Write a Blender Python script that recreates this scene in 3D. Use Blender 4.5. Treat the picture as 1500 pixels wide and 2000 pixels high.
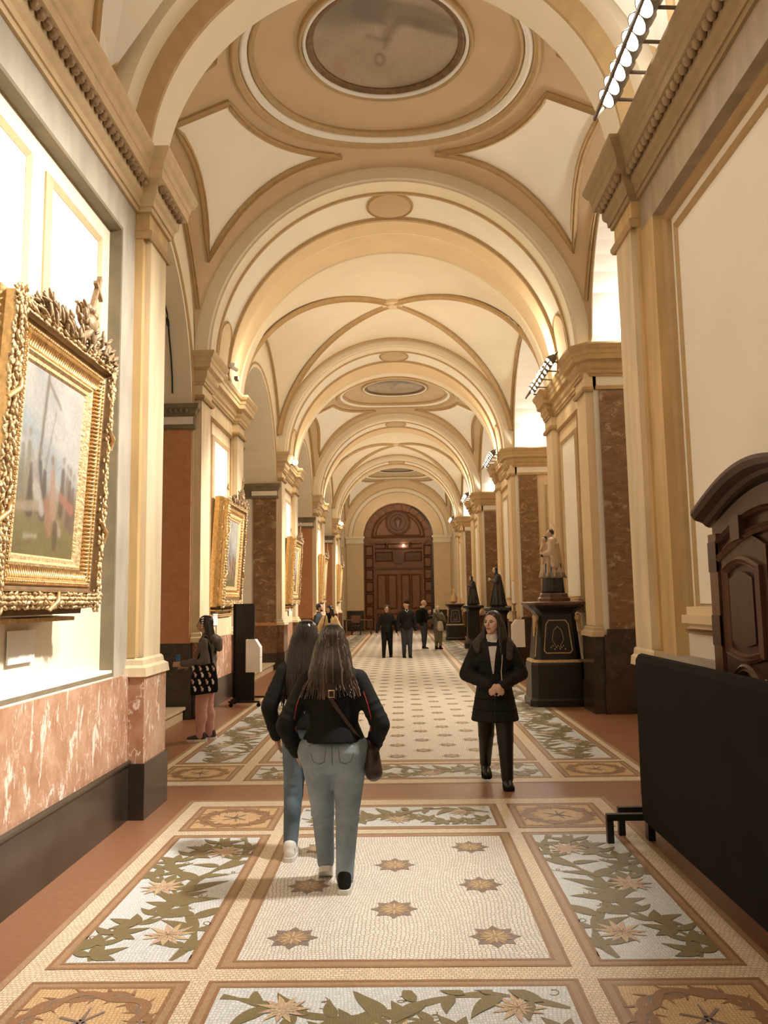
import bpy, math, random
import numpy as np
from mathutils import Vector, Matrix
for o in list(bpy.data.objects): bpy.data.objects.remove(o)
S = bpy.context.scene
COL = S.collection
random.seed(7)
PI = math.pi
R = math.radians
# ------------------------------------------------------------------ camera
cam_d = bpy.data.cameras.new('camera'); cam = bpy.data.objects.new('camera', cam_d); COL.objects.link(cam)
S.camera = cam
cam_d.sensor_fit = 'VERTICAL'; cam_d.sensor_height = 32.0; cam_d.lens = 32.0 * 1540 / 2000
cam_d.clip_start = .05; cam_d.clip_end = 200
yaw, pit, rol = R(1.084), R(6.397), R(-.884)
fw = Vector((-math.sin(yaw) * math.cos(pit), math.cos(yaw) * math.cos(pit), math.sin(pit)))
rt = Vector((math.cos(yaw), math.sin(yaw), 0)); up = rt.cross(fw)
r2 = math.cos(rol) * rt + math.sin(rol) * up; u2 = -math.sin(rol) * rt + math.cos(rol) * up
m3 = Matrix((r2, u2, -fw)).transposed()
cam.matrix_world = Matrix.Translation((.065, 0, 1.72)) @ m3.to_4x4()
# ------------------------------------------------------------------ world, exposure
w = bpy.data.worlds.new('hall_ambient'); S.world = w; w.use_nodes = True
w.node_tree.nodes['Background'].inputs[0].default_value = (1, .84, .62, 1)
w.node_tree.nodes['Background'].inputs[1].default_value = .07
S.view_settings.view_transform = 'Standard'; S.view_settings.look = 'None'
S.view_settings.exposure = EXPO = .0; S.view_settings.gamma = 1; S.view_settings.use_curve_mapping = False

def lamp(kind, loc, energy, color=(1, .86, .66), size=.1, target=None, spot=None, blend=.6, name='lamp'):
    d = bpy.data.lights.new(name, kind); d.energy = energy; d.color = color
    if kind == 'AREA': d.size = size
    else: d.shadow_soft_size = size
    if kind == 'SPOT': d.spot_size = R(spot); d.spot_blend = blend
    o = bpy.data.objects.new(name, d); COL.objects.link(o); o.location = loc
    if target is not None:
        o.rotation_euler = (Vector(target) - Vector(loc)).to_track_quat('-Z', 'Y').to_euler()
    return o
# pier spans along the hall (Y), shared by structure and lamps
P1N, P1F = 6.55, 7.1
PIERS = [(12.05, 15.4), (20.45, 23.75), (28.95, 32.3), (37.4, 40.8)]
BAYS = [(7.1, 12.05, 'medal'), (15.4, 20.45, 'groin'), (23.75, 28.95, 'medal'), (32.3, 37.4, 'groin'), (40.8, 45.6, 'medal')]
YEND = 45.6
WARM = (1, .84, .63); WHITE = (1, .93, .83); AMB = (1, .74, .42); GLOW = (1, .86, .60)
# floods on the right cornice over each pier wash the opposite wall, its painting and the floor
lamp('SPOT', (1.75, 5.2, 5.5), 1550, WHITE, .10, (-2.25, 5.4, 2.9), 64, .8, 'flood_wash')
lamp('SPOT', (1.75, 3.9, 5.5), 900, WHITE, .10, (-2.25, 3.6, 2.9), 70, .8, 'flood_wash')
lamp('SPOT', (1.72, 5.0, 5.5), 1150, WHITE, .16, (-1.1, 5.0, 0), 52, 1, 'flood_floor')
for k, (a, b) in enumerate(PIERS):
    m = (a + b) / 2
    lamp('SPOT', (2.55, m, 5.5), 2900, WHITE, .12, (-3.1, m, 2.7), 42, .7, 'flood_wash')
    lamp('SPOT', (2.5, m, 5.6), 1050, WARM,   .18, (-1.6, m - .8, 0), 92, 1, 'flood_floor')
    lamp('POINT', (2.45, m, 5.98), 62, GLOW, .12, name='flood_spill')
    lamp('POINT', (-2.6, m + .6, 5.9), 40, GLOW, .1, name='cornice_glow')
    lamp('POINT', (3.6, a - .20, 5.85), 120, (1, .97, .92), .1, name='cornice_glow')
for k, (a, b, t) in enumerate(BAYS):  # added fill lights hung in mid-air, no fittings, brighten each bay
    m = (a + b) / 2
    lamp('AREA', (0, m, 4.9), 64 if k else 27, WARM, 2.0, (0, m, 9), name='bay_up_fill')
    lamp('AREA', (0, m, 8.0), 18, WARM, 2.2, (0, m, 0), name='bay_down_fill')
lamp('POINT', (1.75, 5.4, 6.0), 34, WHITE, .12, name='flood_spill')
lamp('AREA', (-.8, .6, 6.6), 34, WARM, 2.2, (-.5, 4, 0), name='vestibule_down_fill')  # added fill without a fitting, aimed down the vestibule
lamp('AREA', (0, 3.4, 5.0), 9, WARM, 1.6, (0, 4, 9), name='vestibule_up_fill')  # added fill without a fitting, lifts the vestibule vault

# ------------------------------------------------------------------ materials
def nt(name):
    m = bpy.data.materials.new(name); m.use_nodes = True
    t = m.node_tree; b = t.nodes['Principled BSDF']
    return m, t, b
def N(t, kind, **kw):
    n = t.nodes.new(kind)
    for k, v in kw.items():
        if k in n.inputs: n.inputs[k].default_value = v
        else: setattr(n, k, v)
    return n
def c4(c): return (c[0], c[1], c[2], 1)
def ramp(t, src, stops, interp='LINEAR'):
    r = t.nodes.new('ShaderNodeValToRGB'); r.color_ramp.interpolation = interp
    while len(r.color_ramp.elements) < len(stops): r.color_ramp.elements.new(.5)
    for e, (p, c) in zip(r.color_ramp.elements, stops): e.position = p; e.color = c4(c)
    t.links.new(src, r.inputs[0]); return r
def coord(t, sc=(1, 1, 1), rot=(0, 0, 0)):
    tc = t.nodes.new('ShaderNodeTexCoord'); mp = t.nodes.new('ShaderNodeMapping')
    mp.inputs['Scale'].default_value = sc; mp.inputs['Rotation'].default_value = rot
    t.links.new(tc.outputs['Object'], mp.inputs[0]); return mp.outputs[0]
def mixc(t, f, a, b, mode='MIX'):
    n = t.nodes.new('ShaderNodeMix'); n.data_type = 'RGBA'; n.blend_type = mode
    for v, i in ((f, 0), (a, 6), (b, 7)):
        if isinstance(v, (int, float)): n.inputs[i].default_value = v
        elif isinstance(v, tuple): n.inputs[i].default_value = c4(v)
        else: t.links.new(v, n.inputs[i])
    return n.outputs[2]
def bump(t, b, src, s, d=.01):
    n = N(t, 'ShaderNodeBump', Strength=s, Distance=d); t.links.new(src, n.inputs['Height']); t.links.new(n.outputs[0], b.inputs['Normal'])
def plain(name, c, rough=.6, metal=0, var=.08, scale=6, bs=0, spec=.5, emit=None, es=0, stretch=(1, 1, 1)):
    m, t, b = nt(name)
    b.inputs['Roughness'].default_value = rough; b.inputs['Metallic'].default_value = metal
    b.inputs['Specular IOR Level'].default_value = spec
    co = coord(t, stretch); n = N(t, 'ShaderNodeTexNoise', Scale=scale, Detail=5.0); t.links.new(co, n.inputs[0])
    r = ramp(t, n.outputs[0], [(.3, tuple(x * (1 - var) for x in c)), (.7, tuple(min(1, x * (1 + var)) for x in c))])
    t.links.new(r.outputs[0], b.inputs['Base Color'])
    if bs: bump(t, b, n.outputs[0], bs)
    if emit: b.inputs['Emission Color'].default_value = c4(emit); b.inputs['Emission Strength'].default_value = es
    return m
def marble(name, dark, mid, light, vein, vs=1.6, amt=.5, rough=.22, stretch=(1, 1, 1), veinw=.03, blot=.62):
    m, t, b = nt(name); co = coord(t, stretch); b.inputs['Roughness'].default_value = rough
    n = N(t, 'ShaderNodeTexNoise', Scale=vs * 2.2, Detail=9.0, Roughness=.68, Distortion=.4); t.links.new(co, n.inputs[0])
    r = ramp(t, n.outputs[0], [(.3, dark), (.5, mid), (.72, light)])
    cv = coord(t, tuple(q * k for q, k in zip(stretch, (1, 2.2, .7))), (.7, .2, .4))
    n2 = N(t, 'ShaderNodeTexNoise', Scale=vs * 1.5, Detail=7.0, Roughness=.6, Distortion=.5); t.links.new(cv, n2.inputs[0])
    a = N(t, 'ShaderNodeMath', operation='SUBTRACT'); t.links.new(n2.outputs[0], a.inputs[0]); a.inputs[1].default_value = .5
    a2 = N(t, 'ShaderNodeMath', operation='ABSOLUTE'); t.links.new(a.outputs[0], a2.inputs[0])
    v = ramp(t, a2.outputs[0], [(0, (1, 1, 1)), (veinw * .5, (.5, .5, .5)), (veinw, (0, 0, 0))])
    k = N(t, 'ShaderNodeTexNoise', Scale=vs * .9, Detail=3.0); t.links.new(co, k.inputs[0]); km = ramp(t, k.outputs[0], [(.45, (0, 0, 0)), (.6, (1, 1, 1))])
    vm = N(t, 'ShaderNodeMath', operation='MULTIPLY'); t.links.new(v.outputs[0], vm.inputs[0]); t.links.new(km.outputs[0], vm.inputs[1])
    n3 = N(t, 'ShaderNodeTexNoise', Scale=vs * 2.4, Detail=11.0, Roughness=.74, Distortion=.5); t.links.new(cv, n3.inputs[0])
    v3 = ramp(t, n3.outputs[0], [(blot, (0, 0, 0)), (blot + .03, (1, 1, 1))])
    x = mixc(t, vm.outputs[0], r.outputs[0], vein); mm = N(t, 'ShaderNodeMath', operation='MULTIPLY'); t.links.new(v3.outputs[0], mm.inputs[0]); mm.inputs[1].default_value = amt
    y = mixc(t, mm.outputs[0], x, vein); t.links.new(y, b.inputs['Base Color']); return m
def tess(name, c, grout=.62, scale=62, brick=False, var=.1, rough=.42):
    m, t, b = nt(name); co = coord(t); b.inputs['Roughness'].default_value = rough; b.inputs['Specular IOR Level'].default_value = .35
    if brick:
        k = N(t, 'ShaderNodeTexBrick', Scale=1.0); k.inputs['Brick Width'].default_value = 1 / scale * 1.15; k.inputs['Row Height'].default_value = 1 / scale
        k.inputs['Mortar Size'].default_value = .0017; k.inputs['Color1'].default_value = c4(tuple(x * (1 - var) for x in c)); k.inputs['Color2'].default_value = c4(tuple(min(1, x * (1 + var)) for x in c))
        k.inputs['Mortar'].default_value = c4(tuple(x * grout for x in c)); k.inputs['Mortar Smooth'].default_value = .3
        d = N(t, 'ShaderNodeTexNoise', Scale=5.0); t.links.new(co, d.inputs[0])
        ad = N(t, 'ShaderNodeVectorMath', operation='MULTIPLY_ADD'); t.links.new(d.outputs[1], ad.inputs[0]); ad.inputs[1].default_value = (.05, .05, 0); t.links.new(co, ad.inputs[2])
        t.links.new(ad.outputs[0], k.inputs[0]); t.links.new(k.outputs[0], b.inputs['Base Color']); bump(t, b, k.outputs[1], -.15, .002)
    else:
        d = N(t, 'ShaderNodeTexNoise', Scale=1.6, Detail=0.0); t.links.new(co, d.inputs[0])
        ad = N(t, 'ShaderNodeVectorMath', operation='MULTIPLY_ADD'); t.links.new(d.outputs[1], ad.inputs[0]); ad.inputs[1].default_value = (.16, .16, 0); t.links.new(co, ad.inputs[2])
        v = N(t, 'ShaderNodeTexVoronoi', feature='DISTANCE_TO_EDGE', Scale=scale, Randomness=.45); t.links.new(ad.outputs[0], v.inputs[0])
        v2 = N(t, 'ShaderNodeTexVoronoi', feature='F1', Scale=scale, Randomness=.45); t.links.new(ad.outputs[0], v2.inputs[0])
        g = ramp(t, v.outputs[0], [(.02, (0, 0, 0)), (.17, (1, 1, 1))])
        s = N(t, 'ShaderNodeSeparateColor'); t.links.new(v2.outputs['Color'], s.inputs[0])
        cc = ramp(t, s.outputs[0], [(0, tuple(x * (1 - var) for x in c)), (1, tuple(min(1, x * (1 + var)) for x in c))])
        y = mixc(t, g.outputs[0], tuple(x * grout for x in c), cc.outputs[0]); t.links.new(y, b.inputs['Base Color']); bump(t, b, g.outputs[0], .12, .002)
    return m
def attr_mat(name, rough=.5, sheen=0):
    m, t, b = nt(name); a = N(t, 'ShaderNodeAttribute', attribute_name='paint'); n = N(t, 'ShaderNodeTexNoise', Scale=40.0, Detail=5.0)
    co = coord(t); t.links.new(co, n.inputs[0]); r = ramp(t, n.outputs[0], [(.3, (.82, .82, .82)), (.7, (1, 1, 1))])
    y = mixc(t, 1.0, a.outputs[0], r.outputs[0], 'MULTIPLY'); t.links.new(y, b.inputs['Base Color']); b.inputs['Roughness'].default_value = rough; return m
def fabric(name, c, rough=.85, var=.25, bs=.5, scale=9):
    m = plain(name, c, rough, 0, var, scale, bs, .25); return m
M = dict(
    cream=plain('plaster_cream', (.83, .74, .58), .75, var=.03, scale=1.5),
    white=plain('plaster_white', (.88, .83, .74), .7, var=.03, scale=1.5),
    tan=plain('plaster_tan', (.55, .41, .255), .8, var=.05, scale=2),
    tan2=plain('plaster_light_tan', (.76, .60, .39), .8, var=.04, scale=2),
    mould=plain('moulding_ochre', (.50, .345, .17), .7, var=.08, scale=8),
    mould_l=plain('moulding_cream', (.62, .47, .28), .7, var=.08, scale=8),
    ochre=plain('ochre_stone', (.62, .43, .20), .5, var=.16, scale=2.5, stretch=(3, 3, .5)),
    sand=plain('sand_stone', (.74, .61, .41), .45, var=.14, scale=2.2, stretch=(3, 3, .5)),
    grey=plain('grey_stone', (.46, .42, .35), .5, var=.16, scale=3, stretch=(2, 2, .7)),
    mould_shade=plain('moulding_ochre_shaded', (.34, .24, .13), .7, var=.1, scale=8), grey2=plain('umber_stone', (.40, .32, .22), .5, var=.16, scale=3, stretch=(2, 2, .7)),  # dark moulding: shade under the near right cornice is put into its colour
    olive=plain('olive_cornice', (.22, .185, .12), .6, var=.15),
    lilac=plain('lilac_plaster', (.52, .46, .42), .8, var=.04),
    red=marble('red_marble', (.36, .17, .10), (.48, .27, .17), (.62, .41, .28), (.88, .76, .66), 1.9, .85, .2, veinw=.008, blot=.565),
    orange=marble('orange_marble', (.50, .22, .10), (.56, .27, .13), (.60, .30, .15), (.64, .36, .20), 3, .25, .16, veinw=.01),
    brown=marble('brown_marble', (.11, .05, .025), (.19, .095, .05), (.26, .13, .07), (.50, .34, .22), 1.9, .6, .2, veinw=.005, blot=.62),
    umber=marble('umber_marble', (.16, .085, .04), (.24, .135, .07), (.31, .18, .095), (.52, .34, .20), 1.7, .75, .22, (1, 1, 2.6), veinw=.005, blot=.565),
    black=plain('black_stone', (.045, .032, .022), .22, var=.3, scale=3),
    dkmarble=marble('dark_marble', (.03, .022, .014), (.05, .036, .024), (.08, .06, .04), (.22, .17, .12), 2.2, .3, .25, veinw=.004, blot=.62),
    terra=plain('terracotta_floor', (.29, .137, .075), .38, var=.10, scale=30),
    step=plain('step_marble', (.72, .60, .44), .35, var=.1, scale=5),
    wood=plain('door_wood', (.22, .095, .045), .45, var=.35, scale=7, bs=.1, stretch=(4, 4, .6)),
    wood2=plain('door_wood_carved', (.12, .06, .035), .5, var=.35, scale=20, bs=.2),
    dwood=plain('walnut', (.052, .022, .013), .35, var=.35, scale=6, bs=.05, stretch=(4, 4, .6)),
    dwood_l=plain('walnut_edge', (.12, .055, .03), .32, var=.3, scale=6, stretch=(4, 4, .6)),
    bfab=plain('black_cloth', (.009, .009, .0075), .9, var=.2, scale=3, spec=.2),
    bmet=plain('black_metal', (.02, .018, .016), .35, .4, var=.2),
    gold=plain('gold_leaf', (.74, .50, .23), .34, .7, var=.25, scale=25, bs=.5),
    gold2=plain('gilt_carving', (.62, .45, .24), .48, .4, var=.3, scale=45, bs=.9),
    gdark=plain('frame_dark_brown', (.16, .09, .035), .5, .2, var=.3, scale=12),  # dark brown for frame hollows, backing, rails and the fresco ring
    bronze=plain('carved_walnut', (.30, .20, .11), .5, .2, var=.35, scale=30, bs=.5),
    paint=attr_mat('oil_canvas'),
    mos_cream=tess('mosaic_cream', (.78, .65, .49), .40, 48, True),
    mos_white=tess('mosaic_white', (.84, .79, .72), .34, 50),
    mos_blue=tess('mosaic_pale_blue', (.74, .79, .82), .62, 60),
    mos_gold=tess('mosaic_sand', (.72, .50, .28), .55, 60),
    mos_brown=tess('mosaic_brown', (.34, .19, .10), .75, 70, True),
    mos_tan=tess('mosaic_tan', (.42, .28, .165), .8, 70, True),
    mos_olive=tess('mosaic_olive', (.235, .19, .095), .8, 75),
    mos_pink=tess('mosaic_pink', (.64, .46, .36), .7, 70),
    mos_yel=tess('mosaic_straw', (.66, .52, .32), .7, 70),
    mos_grey=tess('mosaic_grey', (.26, .20, .17), .8, 75),
    bulb=plain('lamp_glass', (1, 1, 1), .3, emit=(1, .95, .86), es=40),
    bulbw=plain('warm_bulb', (1, .9, .7), .3, emit=(1, .78, .45), es=30),
    lampbody=plain('lamp_housing', (.18, .15, .12), .5, .3),
    card=plain('white_card', (.85, .83, .78), .6, var=.02),
    boxw=plain('white_lacquer', (.86, .84, .80), .35, var=.02),
    skin=plain('skin', (.56, .33, .22), .5, var=.08, scale=12),
    skin2=plain('skin_light', (.66, .42, .30), .5, var=.08, scale=12),
    lip=plain('lips', (.40, .16, .12), .45), eye=plain('eye_dark', (.03, .02, .015), .2), eyew=plain('eye_white', (.7, .66, .6), .3),
)

# ------------------------------------------------------------------ mesh builder
class MB:
    def __init__(s): s.v = []; s.f = []
    def add(s, vs, fs):
        b = len(s.v); s.v += [tuple(p) for p in vs]; s.f += [tuple(i + b for i in f) for f in fs]; return s
    def box(s, x0, x1, y0, y1, z0, z1):
        x0, x1 = min(x0, x1), max(x0, x1)
        return s.add([(x0, y0, z0), (x1, y0, z0), (x1, y1, z0), (x0, y1, z0), (x0, y0, z1), (x1, y0, z1), (x1, y1, z1), (x0, y1, z1)],
                     [(0, 3, 2, 1), (4, 5, 6, 7), (0, 1, 5, 4), (1, 2, 6, 5), (2, 3, 7, 6), (3, 0, 4, 7)])
    def grid(s, P, closed_u=False, closed_v=False):
        P = np.asarray(P, float); nu, nv = P.shape[:2]; fs = []
        for i in range(nu - (0 if closed_u else 1)):
            for j in range(nv - (0 if closed_v else 1)):
                a, b = i * nv + j, ((i + 1) % nu) * nv + j; c, d = ((i + 1) % nu) * nv + (j + 1) % nv, i * nv + (j + 1) % nv
                fs.append((a, b, c, d))
        return s.add([tuple(p) for p in P.reshape(-1, 3)], fs)
    def sweep(s, path, side, upv, prof, closed=False, caps=True):
        path = [Vector(p) for p in path]; P = []
        for i, p in enumerate(path):
            sd = side[i] if isinstance(side, list) else side; uv = upv[i] if isinstance(upv, list) else upv
            P.append([p + Vector(sd) * a + Vector(uv) * b for a, b in prof])
        n = len(prof); b0 = len(s.v); s.grid(np.array([[tuple(q) for q in r] for r in P]), closed, False)
        if caps and not closed: s.f.append(tuple(b0 + j for j in range(n))); s.f.append(tuple(b0 + (len(path) - 1) * n + j for j in reversed(range(n))))
        return s
    def lathe(s, prof, n=24, c=(0, 0), a0=0, a1=2 * PI, sx=1, sy=1, rotf=0):
        full = abs(a1 - a0 - 2 * PI) < 1e-6; m = n if full else n + 1; P = []
        for i in range(m):
            a = a0 + (a1 - a0) * i / n + rotf; P.append([(c[0] + r * math.cos(a) * sx, c[1] + r * math.sin(a) * sy, z) for r, z in prof])
        return s.grid(P, full, False)
    def tube(s, pts, r, n=8, cap=True, flat=None):
        pts = [Vector(p) for p in pts]; k = len(pts); rs = r if isinstance(r, (list, tuple)) else [r] * k; P = []; prev = None
        for i, p in enumerate(pts):
            t = (pts[min(i + 1, k - 1)] - pts[max(i - 1, 0)]).normalized()
            if prev is None: a = t.orthogonal().normalized()
            else: a = (prev - t * prev.dot(t)); a = a.normalized() if a.length > 1e-6 else t.orthogonal().normalized()
            prev = a; b = t.cross(a)
            P.append([tuple(p + (a * math.cos(2 * PI * j / n) + b * math.sin(2 * PI * j / n)) * rs[i]) for j in range(n)])
        b0 = len(s.v); s.grid(P, False, True)
        if cap: s.f.append(tuple(b0 + j for j in reversed(range(n)))); s.f.append(tuple(b0 + (k - 1) * n + j for j in range(n)))
        return s
    def ell(s, c, r, n=12, m=8, rot=None):
        P = []; c = Vector(c)
        for i in range(m + 1):
            ph = PI * i / m
            row = []
            for j in range(n):
                q = Vector((r[0] * math.sin(ph) * math.cos(2 * PI * j / n), r[1] * math.sin(ph) * math.sin(2 * PI * j / n), r[2] * math.cos(ph)))
                if rot is not None: q = rot @ q
                row.append(tuple(c + q))
            P.append(row)
        return s.grid(P, False, True)
    def cap2(s, p, q, rp, rq, n=14, fl=1.0, fdir=None):
        # tapered capsule p->q with round ends; fl flattens along fdir
        p, q = Vector(p), Vector(q); t = (q - p); L = t.length; t = t.normalized() if L > 1e-6 else Vector((0, 0, 1))
        if fdir is None: a = t.orthogonal().normalized()
        else:
            a = Vector(fdir); a = (a - t * a.dot(t)).normalized()
        b = t.cross(a); P = []
        prof = [(-math.cos(x) * rp, math.sin(x) * rp) for x in (0.01, .5, 1.05, PI / 2)] + [(L + math.cos(x) * rq, math.sin(x) * rq) for x in (PI / 2, 1.05, .5, .01)]
        for d, r in prof: P.append([tuple(p + t * d + (a * math.cos(2 * PI * j / n) * fl + b * math.sin(2 * PI * j / n)) * r) for j in range(n)])
        b0 = len(s.v); s.grid(P, False, True); s.f.append(tuple(b0 + j for j in range(n))); s.f.append(tuple(b0 + 7 * n + j for j in reversed(range(n)))); return s
    def poly(s, pts, z):
        z += (len(s.f) % 45) * .00004     # overlapping inlays never share a plane
        return s.add([(x, y, z) for x, y in pts], [tuple(range(len(pts)))])
    def prism(s, pts, fn, d0, d1):
        # 2D outline pts mapped by fn(a,b,depth)
        n = len(pts); b = len(s.v); s.v += [tuple(fn(a, c, d0)) for a, c in pts] + [tuple(fn(a, c, d1)) for a, c in pts]
        s.f += [tuple(b + i for i in range(n)), tuple(b + n + i for i in reversed(range(n)))] + [(b + i, b + (i + 1) % n, b + n + (i + 1) % n, b + n + i) for i in range(n)]; return s
    def xf(s, mat):
        s.v = [tuple(mat @ Vector(p)) for p in s.v]; return s
    def build(s, name, mat, parent=None, smooth=False, loc=None, me_only=False):
        me = bpy.data.meshes.new(name); me.from_pydata(s.v, [], s.f); me.update()
        if isinstance(mat, str): mat = M[mat]
        me.materials.append(mat)
        if smooth:
            me.polygons.foreach_set('use_smooth', [True] * len(me.polygons))
            if smooth is not True: me.set_sharp_from_angle(angle=R(smooth))
        if me_only: return me
        return link(name, me, parent, loc)
def link(name, me, parent=None, loc=None):
    o = bpy.data.objects.new(name, me); COL.objects.link(o)
    if parent: o.parent = parent
    if loc is not None: o.location = loc
    return o
def fixn(o):
    import bmesh
    bm = bmesh.new(); bm.from_mesh(o.data); bmesh.ops.recalc_face_normals(bm, faces=bm.faces); bm.to_mesh(o.data); bm.free(); return o
def thing(name, label, cat, loc=(0, 0, 0), rz=0, group=None):
    o = bpy.data.objects.new(name, None); COL.objects.link(o); o.location = loc; o.rotation_euler = (0, 0, rz); o.empty_display_size = .1
    o['label'] = label; o['category'] = cat
    if group: o['group'] = group
    return o
def tag(o, label, cat, group=None):
    o['label'] = label; o['category'] = cat
    if group: o['group'] = group
    return o
def struct(o): o['kind'] = 'structure'; return o
def stuff(o): o['kind'] = 'stuff'; return o
def copy_tree(o, parent=None):
    c = o.copy(); COL.objects.link(c); c.parent = parent
    for ch in list(o.children): copy_tree(ch, c)
    return c
# ------------------------------------------------------------------ structure helpers
def plan_sweep(mb, path, prof, sg):
    """sweep a (offset, z) profile along a plan polyline with mitred corners; sg = side of the offset"""
    path = [Vector(p) for p in path]; n = len(path); P = []
    for i, p in enumerate(path):
        ns = []
        if i > 0: d = (path[i] - path[i - 1]).normalized(); ns.append(Vector((-d.y, d.x)) * sg)
        if i < n - 1: d = (path[i + 1] - path[i]).normalized(); ns.append(Vector((-d.y, d.x)) * sg)
        m = ns[0] if len(ns) == 1 else (ns[0] + ns[1]) / max(.2, 1 + ns[0].dot(ns[1]))
        P.append([(p.x + m.x * o, p.y + m.y * o, z) for o, z in prof])
    b0 = len(mb.v); k = len(prof); mb.grid(P)
    mb.f.append(tuple(b0 + j for j in range(k))); mb.f.append(tuple(b0 + (n - 1) * k + j for j in reversed(range(k)))); return mb
CORN = [(0, 5.14), (.025, 5.14), (.03, 5.18), (.045, 5.18), (.05, 5.23), (.075, 5.26), (.085, 5.29), (.085, 5.36), (.15, 5.385), (.155, 5.46), (.165, 5.47), (.175, 5.52), (.20, 5.55), (.225, 5.60), (.225, 5.63), (0, 5.63)]
ASTR = [(0, 4.90), (.02, 4.90), (.035, 4.93), (.035, 4.96), (.015, 4.98), (0, 4.98)]
IMP = [(0, 4.42), (.03, 4.42), (.045, 4.46), (.02, 4.48), (.02, 4.62), (.05, 4.64), (.06, 4.70), (.10, 4.74), (.12, 4.80), (0, 4.80)]
BASEM = [(0, 1.28), (.015, 1.26), (.02, 1.22), (.05, 1.20), (.055, 1.16), (.06, 1.13), (0, 1.13)]
def eggs(mb, a, b, z, r=.028, step=.075):
    a, b = Vector(a), Vector(b); n = max(1, int((b - a).length / step)); r2 = r
    for i in range(n):
        p = a + (b - a) * ((i + .5) / n); mb.ell((p.x, p.y, z), (r2, r2, r * 1.25), 8, 5)
    return mb
def rect_mould(mb, fn, u0, u1, v0, v1, w=.05, d=.03, prof=None):
    """rectangular moulding frame; fn(u,v,depth) maps to 3D"""
    prof = prof or [(-w / 2, 0), (-w / 2, d * .55), (-w / 4, d), (0, d * .5), (w / 4, d * .9), (w / 2, d * .4), (w / 2, 0)]
    P = []
    for (u, v, su, sv) in ((u0, v0, -1, -1), (u1, v0, 1, -1), (u1, v1, 1, 1), (u0, v1, -1, 1)):
        P.append([tuple(fn(u + su * a, v + sv * a, b)) for a, b in prof])
    return mb.grid(P, True, False)
def poly_mould(mb, fn, pts, w=.05, d=.03, closed=True):
    """moulding following any closed 2D outline"""
    n = len(pts); P = []
    prof = [(-w / 2, 0), (-w / 2, d * .6), (-w / 5, d), (0, d * .5), (w / 4, d * .85), (w / 2, d * .3), (w / 2, 0)]
    for i in range(n):
        a = Vector(pts[(i - 1) % n]) if closed or i > 0 else Vector(pts[0]); b = Vector(pts[i]); c = Vector(pts[(i + 1) % n]) if closed or i < n - 1 else Vector(pts[-1])
        d1 = (b - a).normalized() if (b - a).length > 1e-7 else (c - b).normalized(); d2 = (c - b).normalized() if (c - b).length > 1e-7 else d1
        n1 = Vector((-d1.y, d1.x)); n2 = Vector((-d2.y, d2.x)); m = (n1 + n2) / max(.35, 1 + n1.dot(n2))
        P.append([tuple(fn(b.x + m.x * o, b.y + m.y * o, h)) for o, h in prof])
    return mb.grid(P, closed, False)

# ------------------------------------------------------------------ floor
fl = struct(MB().box(-5.2, 5.2, -1.6, YEND + .8, -.12, 0).build('floor', 'terra'))
def fpart(name, mat, mb, parent=fl, **k): return mb.build(name, mat, parent, **k)
def slab(mb, x0, x1, y0, y1, z0, z1): return mb.box(x0, x1, y0, y1, z0, z1)
def border(x0, x1, y0, y1, w=.075, z=.003):
    """tan band between two dark brown lines"""
    o = fpart('panel_border', 'mos_tan', frame_mb(x0, x1, y0, y1, w, z))
    l = frame_mb(x0 - .004, x1 + .004, y0 - .004, y1 + .004, .018, z + .001); frame_mb(x0 + w - .014, x1 - w + .014, y0 + w - .014, y1 - w + .014, .018, z + .001, l)
    l.build('border_line', 'mos_brown', o); return o
def frame_mb(x0, x1, y0, y1, w, z, mb=None):
    mb = mb or MB()
    for a in ((x0, x1, y0, y0 + w), (x0, x1, y1 - w, y1), (x0, x0 + w, y0 + w, y1 - w), (x1 - w, x1, y0 + w, y1 - w)): mb.box(*a, z - .003, z)
    return mb
# --- leaf, flower, tendril outlines
def leaf(cx, cy, ang, L, W, bend=.25, n=9):
    up_, dn = [], []
    for i in range(n + 1):
        t = i / n; wd = W * math.sin(PI * min(1, t ** .75)) * (1 - .25 * t); x = L * t; y = bend * L * (t * t)
        nx, ny = -2 * bend * t, 1; q = math.hypot(nx, ny); up_.append((x + nx / q * wd, y + ny / q * wd)); dn.append((x - nx / q * wd, y - ny / q * wd))
    p = up_ + dn[::-1][1:-1]; ca, sa = math.cos(ang), math.sin(ang)
    return [(cx + x * ca - y * sa, cy + x * sa + y * ca) for x, y in p]
def lobed(cx, cy, ang, s, k=3):
    r = []
    for i in range(k):
        a = ang + (i - (k - 1) / 2) * .75; r.append(leaf(cx, cy, a, s * (1 if i == (k - 1) // 2 or k == 2 else .78), s * .2, .12 * (i - (k - 1) / 2)))
    return r
def ribbon(pts, w):
    L_, R_ = [], []; n = len(pts)
    for i in range(n):
        a, b = pts[max(0, i - 1)], pts[min(n - 1, i + 1)]; dx, dy = b[0] - a[0], b[1] - a[1]; q = math.hypot(dx, dy) or 1
        ww = w[i] if isinstance(w, list) else w; L_.append((pts[i][0] - dy / q * ww, pts[i][1] + dx / q * ww)); R_.append((pts[i][0] + dy / q * ww, pts[i][1] - dx / q * ww))
    return L_, R_
def rib(mb, pts, w, z):
    L_, R_ = ribbon(pts, w); return mb.grid([[(x, y, z) for x, y in L_], [(x, y, z) for x, y in R_]])
def spiral(cx, cy, r, turns, a0, n=22, sg=1): return [(cx + r * (1 - .75 * i / n) * math.cos(a0 + sg * turns * 2 * PI * i / n) + .012 * i / n * 6, cy + r * (1 - .75 * i / n) * math.sin(a0 + sg * turns * 2 * PI * i / n)) for i in range(n + 1)]
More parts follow.
